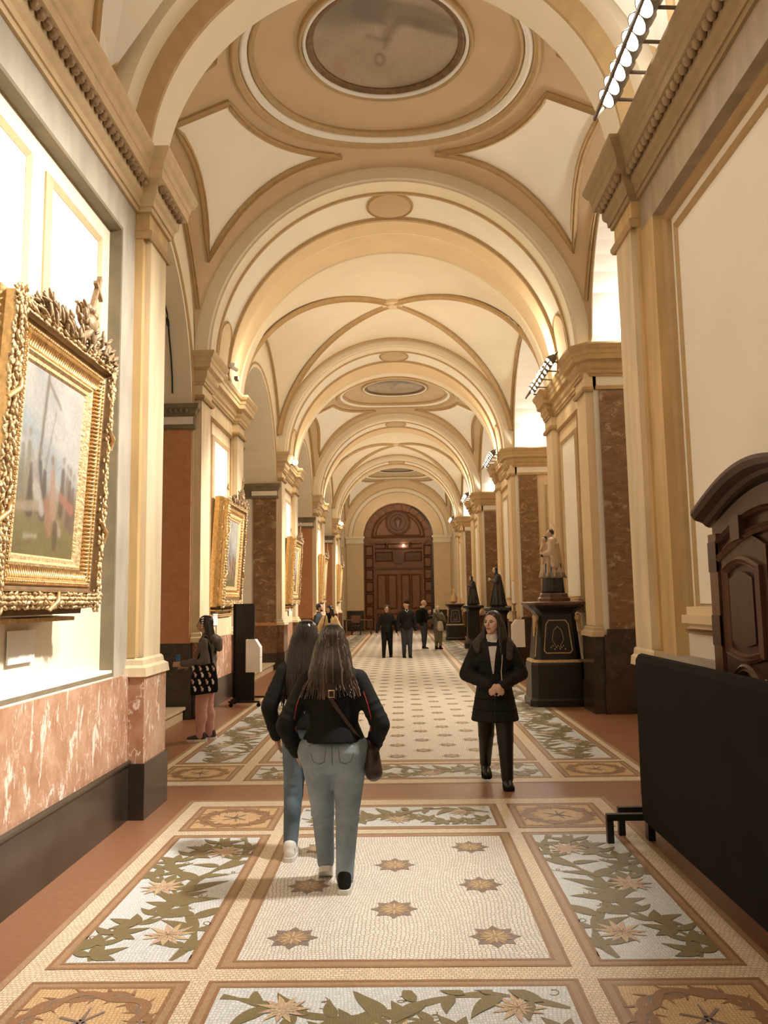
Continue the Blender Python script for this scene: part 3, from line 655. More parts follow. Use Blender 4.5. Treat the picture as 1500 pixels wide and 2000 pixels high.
def vault(a, b, kind, res):
    m, h = (a + b) / 2, (b - a) / 2; nx, ny = res
    xs = [AW * math.sin(PI / 2 * (-1 + 2 * i / nx)) for i in range(nx + 1)]; ys = [m + h * math.sin(PI / 2 * (-1 + 2 * j / ny)) * 1.0 for j in range(ny + 1)]
    regions = []
    if kind == 'medal':
        rq = min(1.95, h - .55); cps = [corner_panel(m, h, sx, sy) for sx in (-1, 1) for sy in (-1, 1)]
    V = [[(x, y, vz(x, y, m, h, kind)) for y in ys] for x in xs]; F = {'tan': [], 'white': []}
    for i in range(nx):
        for j in range(ny):
            cx = (xs[i] + xs[i + 1]) / 2; cy = (ys[j] + ys[j + 1]) / 2 - m; key = 'tan'
            if kind == 'medal':
                if any(inside(cx, cy, c) for c in cps): key = 'white'
            else: key = 'white'
            k = i * (ny + 1) + j; F[key].append((k, k + 1, k + ny + 2, k + ny + 1))
    flat = [p for r_ in V for p in r_]
    for key, fs in F.items():
        if not fs: continue
        used = sorted(set(i for f in fs for i in f)); mp = {q: i for i, q in enumerate(used)}
        mb = MB(); mb.add([flat[i] for i in used], [tuple(mp[i] for i in f) for f in fs]); 
        cpart('vault_surface' if key == 'tan' or kind == 'groin' else 'vault_panel', {'tan': 'tan', 'white': 'white' if kind == 'medal' else 'cream'}[key], mb, smooth=True if kind == 'medal' else 40)
    if kind == 'medal':
        for c in cps: cpart('panel_moulding', 'mould', vpath(MB(), [(x, y + m) for x, y in c], m, h, kind, .10, .05))
        ry = min(1, (h - .42) / 2.02)
        circ = lambda r, n=96, e=1: [(r * math.cos(2 * PI * i / n), m + r * e * math.sin(2 * PI * i / n)) for i in range(n)]
        for r, w_, mt in ((1.96, .12, 'mould'), (1.85, .11, 'white'), (1.75, .08, 'mould'), (1.13, .05, 'mould'), (1.075, .05, 'white')): cpart('ring_moulding', mt, vpath(MB(), circ(r, 96, ry if r > 1.5 else .98), m, h, kind, w_, .06), smooth=True)
        X_, Y_, Cc = fresco(44, 110, 4 + int(a)); P = np.zeros(X_.shape + (3,))
        for i in range(X_.shape[0]):
            for j in range(X_.shape[1]): x, y = X_[i, j] * 1.0, -Y_[i, j] * .98; P[i, j] = (x, m + y, vz(x, m + y, m, h, kind) - .02)
        paint_mesh('ceiling_fresco', P, Cc, ceil)
        cpart('ring_moulding', 'gdark', vpath(MB(), circ(1.0, 96, .98), m, h, kind, .10, .05), smooth=True)
    else:
        for sx in (-1, 1):
            for sy in (-1, 1): cpart('vault_rib', 'mould', vpath(MB(), [(sx * AW * .985 * math.sin(PI / 2 * i / 40), m + sy * h * .985 * math.sin(PI / 2 * i / 40)) for i in range(41)], m, h, kind, .17, .07, False))
        cpart('vault_boss', 'tan2', MB().lathe([(0, ZC + AH - .10), (.1, ZC + AH - .10), (.12, ZC + AH - .07), (.24, ZC + AH - .07), (.27, ZC + AH - .02), (.27, ZC + AH)], 28, (0, m)), smooth=40)
        for sy in (-1, 1): cpart('edge_moulding', 'mould', vpath(MB(), [(AW * math.sin(PI / 2 * i / 40), m + sy * (h - .05)) for i in range(-39, 40)], m, h, kind, .08, .04, False))
    for sx in (-1, 1):
        cpart('edge_moulding', 'mould', vpath(MB(), [(sx * (AW - .06), m + h * .97 * math.sin(PI / 2 * i / 30)) for i in range(-30, 31)], m, h, kind, .07, .04, False))
for k, (a, b, t) in enumerate(BAYS): vault(a, b, t, (150, 120) if k == 0 else (64, 48))
# barrel arches over the piers
def soffit(a, b, zc=5.58, prof=None, detail=True, r0=2.87, r1=3.05, outer=3.14):
    n = 64; L = b - a
    def arc(mb, pr, name, mat, t0=0, t1=PI, closed=False):
        P = []
        for i in range(n + 1):
            th = t0 + (t1 - t0) * i / n; P.append([(r * math.cos(th), y, zc + r * math.sin(th)) for y, r in pr])
        mb.grid(P); return cpart(name, mat, mb, smooth=25)
    y1 = a + .34; y2 = a + 1.24; y3 = a + 1.38; y4 = a + 1.84
    arc(MB(), [(a - .02, outer), (a, outer), (a, r0 + .05), (a + .03, r0 + .03), (a + .03, r0), (y1, r0)], 'arch_band', 'cream')
    arc(MB(), [(y1, r0), (y1 + .02, r0 - .03), (y1 + .06, r0 - .03), (y1 + .08, r0 + .02)], 'arch_moulding', 'mould')
    arc(MB(), [(y1 + .08, r0 + .02), (y2, r0 + .02)], 'arch_panel', 'white')
    arc(MB(), [(y2, r0 + .02), (y2 + .02, r0 - .03), (y2 + .07, r0 - .03), (y2 + .09, r0), (y3, r0)], 'arch_moulding', 'mould')
    arc(MB(), [(y3, r0), (y4, r0)], 'arch_band', 'tan2'); arc(MB(), [(y4, r0), (y4 + .06, r0 + .02), (y4 + .09, r0 + .09)], 'arch_moulding', 'cream')
    arc(MB(), [(y4 + .09, r0 + .09), (y4 + .12, r1), (b - .34, r1)], 'arch_band', 'tan2')
    arc(MB(), [(b - .34, r1), (b - .32, r1 - .03), (b, r1 - .03), (b, outer), (b + .02, outer)], 'arch_band', 'cream')
    # crown disc and rounded ends of the soffit panel
    ym = (y1 + y2) / 2 + .04; f = lambda u, v, d: ((r0 + .02 - d) * math.sin(u / r0), v, zc + (r0 + .02 - d) * math.cos(u / r0))
    pts = [(.38 * math.cos(2 * PI * i / 40), ym + .42 * math.sin(2 * PI * i / 40)) for i in range(40)]
    cpart('crown_disc', 'tan', MB().prism(pts, f, -.002, .022)); cpart('disc_moulding', 'mould', poly_mould(MB(), f, pts, .05, .04))
    for sx in (-1, 1):
        q = [(sx * (PI / 2 * r0 - .10 - .62 * (i / 12) ** 1), 0) for i in range(2)]
        u0 = sx * (PI / 2 * r0 - .55)
        arcp = [(u0 - sx * .30 * math.sin(PI * i / 16), ym + .36 * math.cos(PI * i / 16)) for i in range(17)] + [(u0 + sx * .5, ym - .36), (u0 + sx * .5, ym + .36)]
        cpart('arch_end_panel', 'tan2', MB().prism(arcp, f, -.002, .02)); cpart('panel_moulding', 'mould', poly_mould(MB(), f, arcp, .045, .035))
for a, b in PIERS: soffit(a, b)
# vestibule barrel and first arch
def varc(pr, name, mat, zc=5.62, n=56):
    P = []
    for i in range(n + 1):
        th = PI * i / n; P.append([(r * math.cos(th), y, zc + r * math.sin(th)) for y, r in pr])
    return cpart(name, mat, MB().grid(P), smooth=25)
varc([(P1N + .14, 2.13), (7.1, 2.13), (7.1, 3.3)], 'arch_band', 'cream'); varc([(P1N + .02, 2.28), (P1N + .05, 2.20), (P1N + .10, 2.13), (P1N + .14, 2.13)], 'arch_moulding', 'mould')
varc([(6.38, 2.46), (6.39, 2.30), (P1N + .02, 2.28)], 'arch_band', 'cream'); varc([(-1.7, 2.46), (6.38, 2.46)], 'vault_surface', 'tan2')
fv = lambda u, v, d: ((2.46 - d) * math.sin(u / 2.46), v, 5.62 + (2.46 - d) * math.cos(u / 2.46))
for sx in (-1, 1):
    for m_, sy in ((4.2, 1), (4.2, -1)):
        q = [(3.19, 2.10), (3.19, 1.74), (2.92, 1.58), (2.55, 1.42), (2.1, 1.32), (1.6, 1.32), (1.15, 1.42), (.75, 1.62), (1.1, 1.78), (1.5, 1.88), (2.0, 1.97), (2.5, 2.04)]
        pts = [(sx * a_, m_ + sy * b_) for a_, b_ in q]
        cpart('vault_panel', 'white', MB().prism(pts, fv, .0, .012)); cpart('panel_moulding', 'mould', poly_mould(MB(), fv, pts, .07, .05))

# ------------------------------------------------------------------ end wall and great door
ew = MB(); n = 48; DR = 2.03; DZ = 5.35
inn = [(-DR, 0), (-DR, DZ)] + [(-DR * math.cos(PI * i / n), DZ + DR * math.sin(PI * i / n)) for i in range(1, n)] + [(DR, DZ), (DR, 0)]
out_ = [(-3.2, 0), (-3.2, DZ)] + [(-3.2 * math.cos(PI * i / n), DZ + 3.5 * math.sin(PI * i / n)) for i in range(1, n)] + [(3.2, DZ), (3.2, 0)]
ew.grid([[(x, YEND, z) for x, z in out_], [(x, YEND, z) for x, z in inn], [(x, YEND + .55, z) for x, z in inn]])
EW = struct(ew.build('wall_end', 'tan2'))
def epart(name, mat, mb, **k): return mb.build(name, mat, EW, **k)
ring = lambda r0, r1, y: [[(r * math.cos(PI * i / n) * -1, yy, DZ + r * math.sin(PI * i / n)) for i in range(n + 1)] for r, yy in ((r0, YEND), (r0, y), (r1, y), (r1, YEND))]
epart('archivolt', 'tan2', MB().grid(ring(2.12, 2.62, YEND - .06)), smooth=30); epart('archivolt', 'cream', MB().grid(ring(2.66, 2.86, YEND - .05)), smooth=30)
for s in (-1, 1):
    a, b = sorted((s * 2.03, s * 3.0)); epart('pilaster_shaft', 'tan2', MB().box(a, b, YEND - .08, YEND + .02, 1.15, 5.0)); epart('impost', 'cream', MB().box(a - .04, b + .04, YEND - .14, YEND + .02, 5.0, 5.12).box(a - .08, b + .08, YEND - .18, YEND + .02, 5.3, 5.42).box(a - .02, b + .02, YEND - .1, YEND + .02, 5.12, 5.3))
    epart('dado_panel', 'dkmarble', MB().box(a, b, YEND - .12, YEND + .02, 0, 1.15))
door = struct(MB().box(-2.1, 2.1, YEND + .5, YEND + .6, 0, 7.5).build('door_1', 'wood'))
YD = YEND + .5
def dp(name, mat, mb, par=door, **k): return mb.build(name, mat, par, **k)
fd = lambda u, v, d: (u, YD - d, v)
def dpanel(x0, x1, z0, z1, mat='wood', par=door):
    p = dp('door_panel', mat, MB().box(x0 + .06, x1 - .06, YD - .05, YD, z0 + .06, z1 - .06), par); dp('panel_moulding', 'wood', rect_mould(MB(), fd, x0, x1, z0, z1, .07, .09), p if par is door else p); return p
for s in (-1, 1):
    z = .12
    while z < 5.0: dpanel(min(s * 1.92, s * 1.50), max(s * 1.92, s * 1.50), z, z + .58); z += .70
    dp('door_stile', 'wood', MB().box(min(s * 1.38, s * 1.46), max(s * 1.38, s * 1.46), YD - .09, YD, 0, 5.2))
for i in range(11):
    a0 = PI * (i + .12) / 11; a1 = PI * (i + .88) / 11; pts = [(-1.62 * math.cos(a0), DZ + 1.62 * math.sin(a0)), (-1.62 * math.cos(a1), DZ + 1.62 * math.sin(a1)), (-1.98 * math.cos(a1), DZ + 1.98 * math.sin(a1)), (-1.98 * math.cos(a0), DZ + 1.98 * math.sin(a0))]
    dp('voussoir_panel', 'wood', MB().prism(pts, fd, 0, .08))
semi = [(-1.5 * math.cos(PI * i / 30), DZ + .06 + 1.5 * math.sin(PI * i / 30)) for i in range(31)]; dp('lunette_moulding', 'wood', poly_mould(MB(), fd, semi, .12, .12))
semi = [(-1.3 * math.cos(PI * i / 30), DZ + .14 + 1.25 * math.sin(PI * i / 30)) for i in range(31)]; dp('lunette_moulding', 'wood', poly_mould(MB(), fd, semi, .06, .08))
rd = lambda r: [(r * math.cos(2 * PI * i / 36), 6.24 + r * math.sin(2 * PI * i / 36)) for i in range(36)]
dp('roundel', 'wood2', MB().prism(rd(.70), fd, 0, .10)); dp('roundel_moulding', 'wood', poly_mould(MB(), fd, rd(.66), .14, .16)); dp('roundel_moulding', 'wood', poly_mould(MB(), fd, rd(.46), .06, .14))
urn = MB().lathe([(.0, 5.88), (.05, 5.90), (.07, 5.95), (.17, 6.12), (.22, 6.30), (.24, 6.33), (.24, 6.38), (.20, 6.40), (.16, 6.48), (.06, 6.54), (.03, 6.56), (.03, 6.6), (0, 6.61)], 20, (0, YD - .12), sy=.45); dp('carved_urn', 'dwood_l', urn, smooth=True)
dp('reveal_shade', 'black', MB().prism([(1.80, 0), (2.04, 0), (2.04, DZ)] + [(2.04 * math.cos(R(i * 5)), DZ + 2.04 * math.sin(R(i * 5))) for i in range(1, 14)] + [((1.80 + .2 * i / 13) * math.cos(R(65 - i * 5)), DZ + (2.0 - .2 * i / 13) * math.sin(R(65 - i * 5))) for i in range(0, 13)], fd, .0, .13))  # black strip standing in for the shade inside the right door recess
dp('door_cornice', 'wood', MB().box(-1.75, 1.75, YD - .22, YD, 5.18, 5.26).box(-1.68, 1.68, YD - .17, YD, 5.10, 5.18).box(-1.62, 1.62, YD - .12, YD, 5.02, 5.10))
for a, b in ((-1.4, -.75), (-.62, .62), (.75, 1.4)): dpanel(a, b, 4.72, 5.0)
for s in (-1, 1):
    q = dpanel(min(s * .36, s * 1.34), max(s * .36, s * 1.34), 4.0, 4.52, 'wood2'); sc = MB()
    for i in range(6): sc.tube([(s * (.48 + i * .15) + x * .55, YD - .07, 4.26 + z * .55) for x, z in spiral(0, 0, .16, 1.6, i, 14, 1 if i % 2 else -1)], .014, 5)
    dp('carved_scroll', 'wood', sc, q)
dp('carved_shield', 'dwood_l', MB().prism([(-.22, 3.86), (.22, 3.86), (.26, 4.1), (.22, 4.5), (.27, 4.62), (0, 4.56), (-.27, 4.62), (-.22, 4.5), (-.26, 4.1)], fd, .02, .14).prism([(-.12, 4.0), (.12, 4.0), (.14, 4.3), (0, 4.4), (-.14, 4.3)], fd, .14, .18))
cr = MB(); cr.box(-1.45, 1.45, YD - .16, YD, 3.62, 3.70).box(-1.42, 1.42, YD - .10, YD, 3.50, 3.62); dp('door_cornice', 'wood', cr); de = MB()
for i in range(26): de.box(-1.40 + i * .109, -1.34 + i * .109, YD - .15, YD - .1, 3.52, 3.62)
dp('dentil_course', 'wood2', de)
for s in (-1, 1):
    lf = dp('door_leaf', 'wood', MB().box(min(s * .02, s * 1.34), max(s * .02, s * 1.34), YD - .05, YD, .02, 3.48))
    for a, b in ((.14, .62), (.74, 1.24)):
        for z0, z1 in ((1.25, 3.2), (.15, .95)):
            x0, x1 = sorted((s * a, s * b)); p = dp('leaf_panel', 'wood', MB().box(x0 + .07, x1 - .07, YD - .09, YD - .04, z0 + .07, z1 - .07), lf); dp('leaf_moulding', 'wood', rect_mould(MB(), lambda u, v, d: (u, YD - .05 - d, v), x0, x1, z0, z1, .08, .07), lf)
for x in (-.62, .62): dp('iron_bracket', 'bmet', MB().tube([(x * 1.15, YD - .1, 5.06), (x * 1.15, YD - .3, 5.02), (x * 1.15, YD - .34, 4.9)], .03, 6))
dp('lamp_bulb', 'bulb', MB().ell((.30, YD - .2, 4.88), (.06, .06, .06)), smooth=True)
# ------------------------------------------------------------------ paintings with carved gilt frames
def canvas_colors(nu, nv, seed):
    X_, Y_ = np.meshgrid(np.linspace(0, 1, nu), np.linspace(0, 1, nv), indexing='ij'); C = np.ones(X_.shape + (4,)); n = noise2(X_ * 1.2, Y_ * 1.2, seed); n2 = noise2(X_ * 4, Y_ * 4, seed + 9)
    rs = random.Random(seed)
    for i, (d, l) in enumerate(zip((.50, .52, .52), (.80, .78, .72))): C[..., i] = d + (l - d) * np.clip(.6 + .35 * n, 0, 1)
    cl = soft(.62 - (Y_ + .35 * X_ - .18) + .05 * n, .02) * soft(Y_ + .35 * X_ - 1.02, .05); lay(C, .5 * cl, (.82, .80, .76))
    lay(C, .8 * soft(np.abs(Y_ - .58 + .38 * (X_ - .4)) - .05 - .03 * n, .03), (.50, .58, .63))
    hill = soft(Y_ - (.40 + .05 * np.sin(X_ * 5 + seed) + .03 * n), .03); lay(C, hill, (.40, .31, .20)); lay(C, .8 * soft(Y_ - .24 - .03 * n, .03), (.34, .29, .12))
    lay(C, .45 * soft(-n2 + .35, .2) * soft(Y_ - .3, .05), (.42, .35, .16)); lay(C, .5 * soft(Y_ - .10 - .02 * n2, .04), (.24, .20, .08))
    f = lambda p, q, a, b, col, m=.85: lay(C, m * soft(seg(X_, Y_ * 1.35, (p[0], p[1] * 1.35), (q[0], q[1] * 1.35), a, b) + .006 * n2, .006), col)
    x0 = .36 + .1 * (rs.random() - .5)
    f((x0 - .02, .42), (x0 + .05, 1.05), .022, .020, (.28, .22, .16)); f((x0 + .05, .95), (x0 + .28, .84), .014, .010, (.34, .26, .18)); f((x0 + .10, .50), (x0 + .20, .80), .012, .008, (.38, .31, .24), .7); f((x0 + .24, .66), (x0 + .14, .74), .010, .008, (.38, .31, .24), .6)
    for k, (px, h, col) in enumerate([(.05, .64, (.36, .34, .26)), (.14, .66, (.42, .38, .27)), (.22, .55, (.16, .12, .10)), (.34, .58, (.15, .13, .13)), (.42, .54, (.17, .13, .11)), (.72, .58, (.22, .15, .11)), (.80, .55, (.40, .32, .22)), (.88, .53, (.27, .17, .14)), (.95, .50, (.3, .22, .17))]):
        px += rs.uniform(-.02, .02); f((px, h - .08), (px + .01, h - .30), .028, .055, col); f((px, h - .01), (px + .005, h - .02), .024, .02, (.46, .36, .27) if k % 2 else (.5, .47, .42))
    f((.26, .48), (.34, .30), .05, .06, (.55, .48, .42)); f((.30, .37), (.42, .26), .055, .045, (.66, .61, .55)); f((.05, .255), (.34, .28), .03, .04, (.55, .45, .33)); f((.55, .48), (.60, .26), .035, .06, (.60, .40, .30)); f((.53, .55), (.54, .53), .022, .02, (.45, .3, .2))
    f((.48, .30), (.56, .16), .05, .045, (.52, .30, .21)); f((.70, .36), (.92, .30), .03, .04, (.60, .30, .22)); f((.68, .20), (.74, .16), .03, .03, (.62, .48, .38)); f((.66, .19), (.67, .08), .035, .04, (.22, .15, .10)); f((.18, .11), (.36, .12), .02, .016, (.55, .50, .38)); f((.0, .05), (.3, .09), .012, .02, (.30, .22, .12))
    f((.70, .08), (.94, .02), .006, .006, (.36, .27, .15)); f((.76, .04), (.9, .10), .006, .006, (.36, .27, .15)); C[..., :3] = C[..., :3] * (.85 + .12 * n2[..., None] * .5); C[..., :3] = (C[..., :3] * .66) ** 1.15; return np.clip(C, 0, 1)
def painting(cy, x0, hw, z0, z1, label, tilt, seed, res=(110, 150), full=True, xs=-1):
    """frame local axes: u runs along +Y, v up, d out from the wall"""
    t = thing('framed_painting', label, 'painting', (x0, cy, z0), 0, 'gilt framed paintings on the left wall'); H_ = z1 - z0; ct, st = math.cos(tilt), math.sin(tilt)
    f = lambda u, v, d: (d * ct + v * st, u, v * ct - d * st)
    P = lambda n, m, mb, par=t, **k: mb.build(n, m, par, **k)
    fw_ = .30 * hw / .68
    cu, c0, c1 = hw - fw_, fw_ * .92, H_ - fw_ * .95
    nu, nv = res; G = [[f(-cu + 2 * cu * i / (nu - 1), c0 + (c1 - c0) * j / (nv - 1), .06) for j in range(nv)] for i in range(nu)]
    paint_mesh('canvas', G, canvas_colors(nu, nv, seed), t)
    def fr(name, mat, prof, smooth=30):
        R_ = []
        for (u, v, su, sv) in ((-hw, 0, -1, -1), (hw, 0, 1, -1), (hw, H_, 1, 1), (-hw, H_, -1, 1)): R_.append([f(u - su * a, v - sv * a, b) for a, b in prof])
        return P(name, mat, MB().grid(R_, True, False), smooth=False)
    q = fw_ / .30
    fr('outer_frame', 'gold', [(.04 * q, -.10), (.0, -.10), (-.01, -.02), (.0, .05), (.02 * q, .07), (.02 * q, .13)])
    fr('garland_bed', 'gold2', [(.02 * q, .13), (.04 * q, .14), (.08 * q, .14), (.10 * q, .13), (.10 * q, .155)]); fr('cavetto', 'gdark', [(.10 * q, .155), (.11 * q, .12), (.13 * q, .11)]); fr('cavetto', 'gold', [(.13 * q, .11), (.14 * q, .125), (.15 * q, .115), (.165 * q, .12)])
    fr('fluted_band', 'gold', [(.165 * q, .12), (.18 * q, .105), (.20 * q, .095), (.235 * q, .085)]); fr('sight_edge', 'gold2', [(.235 * q, .09), (.25 * q, .095), (.265 * q, .075), (.285 * q, .075), (.30 * q, .055)])
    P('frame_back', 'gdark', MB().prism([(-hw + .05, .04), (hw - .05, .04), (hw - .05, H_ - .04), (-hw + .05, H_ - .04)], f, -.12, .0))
    if full:
        rnd = random.Random(seed); L_ = MB(); FL = MB(); BD = MB()
        def along(fn):
            for (ua, va, ub, vb) in ((-hw, 0, hw, 0), (hw, 0, hw, H_), (hw, H_, -hw, H_), (-hw, H_, -hw, 0)): fn(ua, va, ub, vb)
        def leafy(ua, va, ub, vb):
            n = int(math.hypot(ub - ua, vb - va) / (.026 * max(.7, q)) / (1 if seed == 1 else 1.6)); du, dv = (ub - ua) / n, (vb - va) / n; iu, iv = (-dv, du); k = math.hypot(iu, iv); iu /= k; iv /= k
            for i in range(n + 1):
                for o, d in ((.018, .125), (.042, .145), (.066, .148), (.09, .14)):
                    a = math.atan2(dv, du) + rnd.uniform(-.7, .7); r_ = Matrix.Rotation(a, 3, 'X'); c = f(ua + du * i + iu * (o * q + rnd.uniform(-.01, .01)), va + dv * i + iv * o * q, d + rnd.uniform(-.008, .012)); L_.ell(c, (.011, .024 * q, .010 * q), 6, 4, r_)
        along(leafy)
        def flutes(ua, va, ub, vb):
            n = int(math.hypot(ub - ua, vb - va) / (.026 if seed == 1 else .05)); du, dv = (ub - ua) / n, (vb - va) / n; k = math.hypot(du, dv); iu, iv = -dv / k, du / k
            for i in range(n + 1):
                e = min(i, n - i) * k
                if e < .17 * q: continue
                a = (ua + du * i + iu * .175 * q, va + dv * i + iv * .175 * q); b = (ua + du * i + iu * .232 * q, va + dv * i + iv * .232 * q); FL.tube([f(a[0], a[1], .116), f(b[0], b[1], .096)], .008, 5)
                BD.ell(f(ua + du * i + iu * .152 * q, va + dv * i + iv * .152 * q, .124), (.009, .009, .009), 6, 4)
        along(flutes)
        stuff(P('leaf_garland', 'gold2', L_, smooth=True)); stuff(P('flute', 'gold', FL, smooth=True)); stuff(P('bead_row', 'gold', BD, smooth=True))
        for v in (.30, .68):
            for u, s in ((-hw, 1), (hw, -1)): P('frame_ribbon', 'gold', MB().tube([f(u + s * .0, H_ * v - .06, .14), f(u + s * .05 * q, H_ * v, .175), f(u + s * .10 * q, H_ * v + .07, .15)], .014, 6), smooth=True)
        P('frame_ribbon', 'gold', MB().tube([f(-.04, .0, .14), f(.0, .05 * q, .175), f(.05, .1 * q, .15)], .014, 6), smooth=True)
    # carved crest: laurel, ribbon knot and crossed staff
    rnd = random.Random(seed + 3); CR = MB(); W_ = hw * .80
    nl = 190 if full else 110
    for i in range(nl):
        u = rnd.uniform(-1, 1); env = .05 + .13 * math.exp(-((u - .15) / .33) ** 2) + .035 * math.cos(u * 9); v = H_ - .03 + rnd.uniform(-.02, env) * (1 + .2 * q); a = (1 if u > .15 else -1) * rnd.uniform(.3, 1.4) + rnd.uniform(-.5, .5)
        CR.ell(f(u * W_ + .05, v, .13 + rnd.uniform(-.02, .06)), (.014, .012, .042 * (.7 + .5 * rnd.random())), 6, 4, Matrix.Rotation(-a, 3, 'X'))
    stuff(P('carved_foliage', 'bronze', CR, smooth=True)); KN = MB()
    KN.ell(f(.20 * W_ + .05, H_ + .10, .16), (.045, .075, .06), 12, 8)
    for i in range(9): a = i * .7; KN.ell(f(.20 * W_ + .05 + .085 * math.cos(a), H_ + .12 + .075 * math.sin(a), .16), (.026, .03, .026), 8, 5)
    for s in (-1, 1): KN.tube([f(.20 * W_ + .05, H_ + .05, .17), f(.20 * W_ + s * .05, H_ - .01, .18), f(.2 * W_ + s * .12, H_ - .04, .17)], [.02, .026, .010], 8)
    P('carved_knot', 'bronze', KN, smooth=True); u0 = .26 * W_ + .06; a = f(u0, H_ + .14, .13); b = f(u0 + .20, H_ + .50, .10); pa = f(u0 + .095, H_ + .43, .115); pb = f(u0 + .245, H_ + .36, .10)
    P('carved_cross', 'bronze', MB().tube([a, b], .02, 4).tube([pa, pb], .018, 4))
    # lower console rails
    P('lower_rail', 'gdark', MB().prism([(-hw + .06, -.03), (hw - .1, -.03), (hw - .1, .02), (-hw + .06, .02)], f, -.10, .06)); P('lower_rail', 'gold', MB().prism([(-hw * .3, -.075), (hw * .8, -.075), (hw * .8, -.05), (-hw * .3, -.05)], f, -.10, .04).prism([(-hw, -.075), (-hw * .42, -.075), (-hw * .42, -.05), (-hw, -.05)], f, -.10, .04))
    return t
painting(4.62, -2.12, .72, 1.70, 3.40, 'large gilt framed oil painting nearest the viewer, above the red marble dado', R(3.0), 1, (150, 200))
PL = ['gilt framed painting on the second pier, behind the woman in pink trousers', 'gilt framed painting on the third pier, above the white donation box side', 'narrow gilt framed painting on the fourth pier, behind the couple talking', 'farthest gilt framed painting on the left, nearest the great wooden door']
PX = [(13.85, 1), (22.25, 2), (30.7, 4), (39.1, 5)]
for (cy, sd), lb in zip(PX, PL): painting(cy, -3.02, .80, 1.66, 3.50, lb, R(3.5), sd + 10, (50, 70) if sd > 1 else (90, 120), sd <= 2)
def card(y, x, z, lb, w=.34, h=.20): tag(MB().box(x, x + .012, y - w / 2, y + w / 2, z - h / 2, z + h / 2).build('wall_label', 'card'), lb, 'label', 'white caption cards under the paintings')
card(4.88, -2.285, 1.47, 'white caption card under the large painting nearest the viewer')
card(22.3, -3.06, 1.45, 'white caption card under the painting on the third pier')
card(13.3, -3.06, 1.45, 'white caption card under the painting on the second pier')

# ------------------------------------------------------------------ flood lamp racks on the right cornice
def flood_rack(x, y0, n, step, z, label, s=1):
    t = thing('flood_rack', label, 'lamp', (x, y0, z), 0, 'flood lamp racks on the cornices'); L_ = step * n
    rl = MB()
    for dx, dz in ((-.09, -.10), (.10, .12)): rl.box(dx - .01, dx + .01, -step * .6, L_ - step * .4, dz - .015, dz + .015)
    for yy in (-step * .6, L_ - step * .4): rl.tube([(-.09, yy, -.10), (.10, yy, .12)], .014, 6)
    rl.build('rack_rail', 'lampbody', t)
    for i in range(max(2, n // 2 + 1)): MB().tube([(.08, i * 2 * step, .0), (.42 * s, i * 2 * step, -.02), (.46 * s, i * 2 * step, -.10)], .014, 6).build('rack_arm', 'lampbody', t)
    nd = Vector((-.75, 0, -.66)).normalized(); rot = nd.to_track_quat('Z', 'Y').to_matrix()
    hb = MB().lathe([(.0, -.13), (.05, -.12), (.075, -.05), (.085, .02), (.078, .02), (.07, .0)], 16); hb.v = [tuple(rot @ Vector(p)) for p in hb.v]; hm = hb.build('lamp_head', 'lampbody', me_only=True)
    lb = MB().lathe([(.0, .012), (.05, .010), (.078, .0)], 16); lb.v = [tuple(rot @ Vector(p)) for p in lb.v]; lm = lb.build('lamp_lens', 'bulb', me_only=True)
    for i in range(n): link('lamp_head', hm, t, (0, i * step, .02)); link('lamp_lens', lm, t, (0, i * step, .02))
    return t
flood_rack(1.80, 4.30, 11, .165, 5.68, 'rack of dazzling flood lamps above the near right cornice')
for (a, b), lb in zip(PIERS, ('rack of lit flood lamps on the cornice above the robed priest statue', 'rack of lit flood lamps on the third right pier cornice', 'rack of lit flood lamps on the fourth right pier cornice', 'farthest rack of lit flood lamps beside the door arch')): flood_rack(2.62, (a + b) / 2 - .9, 8, .26, 5.62, lb)
for i, (y, x, lb) in enumerate(((20.9, -2.70, 'small lit globe bulb on the left cornice of the third pier'), (38.0, -2.72, 'small lit globe bulb on the far left cornice'), )):
    t = thing('globe_bulb', lb, 'lamp', (x, y, 5.45), 0, 'small bulbs on the left cornice'); MB().ell((0, 0, 0), (.075, .075, .075), 14, 10).build('bulb', 'bulbw', t, smooth=True); MB().tube([(0, 0, -.05), (-.12, 0, -.06), (-.2, 0, 0)], .02, 6).build('bulb_holder', 'bmet', t)
t = thing('security_camera', 'small twin head camera on the left cornice of the second pier', 'camera', (-2.80, 13.0, 5.66)); MB().tube([(0, 0, 0), (.05, 0, .05)], .015, 6).build('camera_arm', 'lampbody', t)
for s in (-1, 1): MB().tube([(.05, s * .04, .06), (.12, s * .16, .04)], .035, 10).build('camera_head', 'card', t, smooth=30)
MB().box(-.02, .05, .6, .72, -.0, .06).build('junction_box', 'lampbody', t)
cy_ = lambda z: 9.575 + math.sqrt(2.3 ** 2 - (z - 4.8) ** 2) - .03
cb = [(-3.40, cy_(z), z) for z in (6.75, 6.5, 6.2)] + [(-3.39, cy_(5.98) - .07 * math.sin(2 * PI * i / 10), 5.98 + .07 * math.cos(2 * PI * i / 10)) for i in range(11)] + [(-3.40, cy_(z), z) for z in (5.8, 5.5, 5.2, 4.95)]
tag(MB().tube(cb, .013, 6).build('hanging_cable', 'bmet'), 'thin dark looped cable hanging in the first left arch', 'cable')

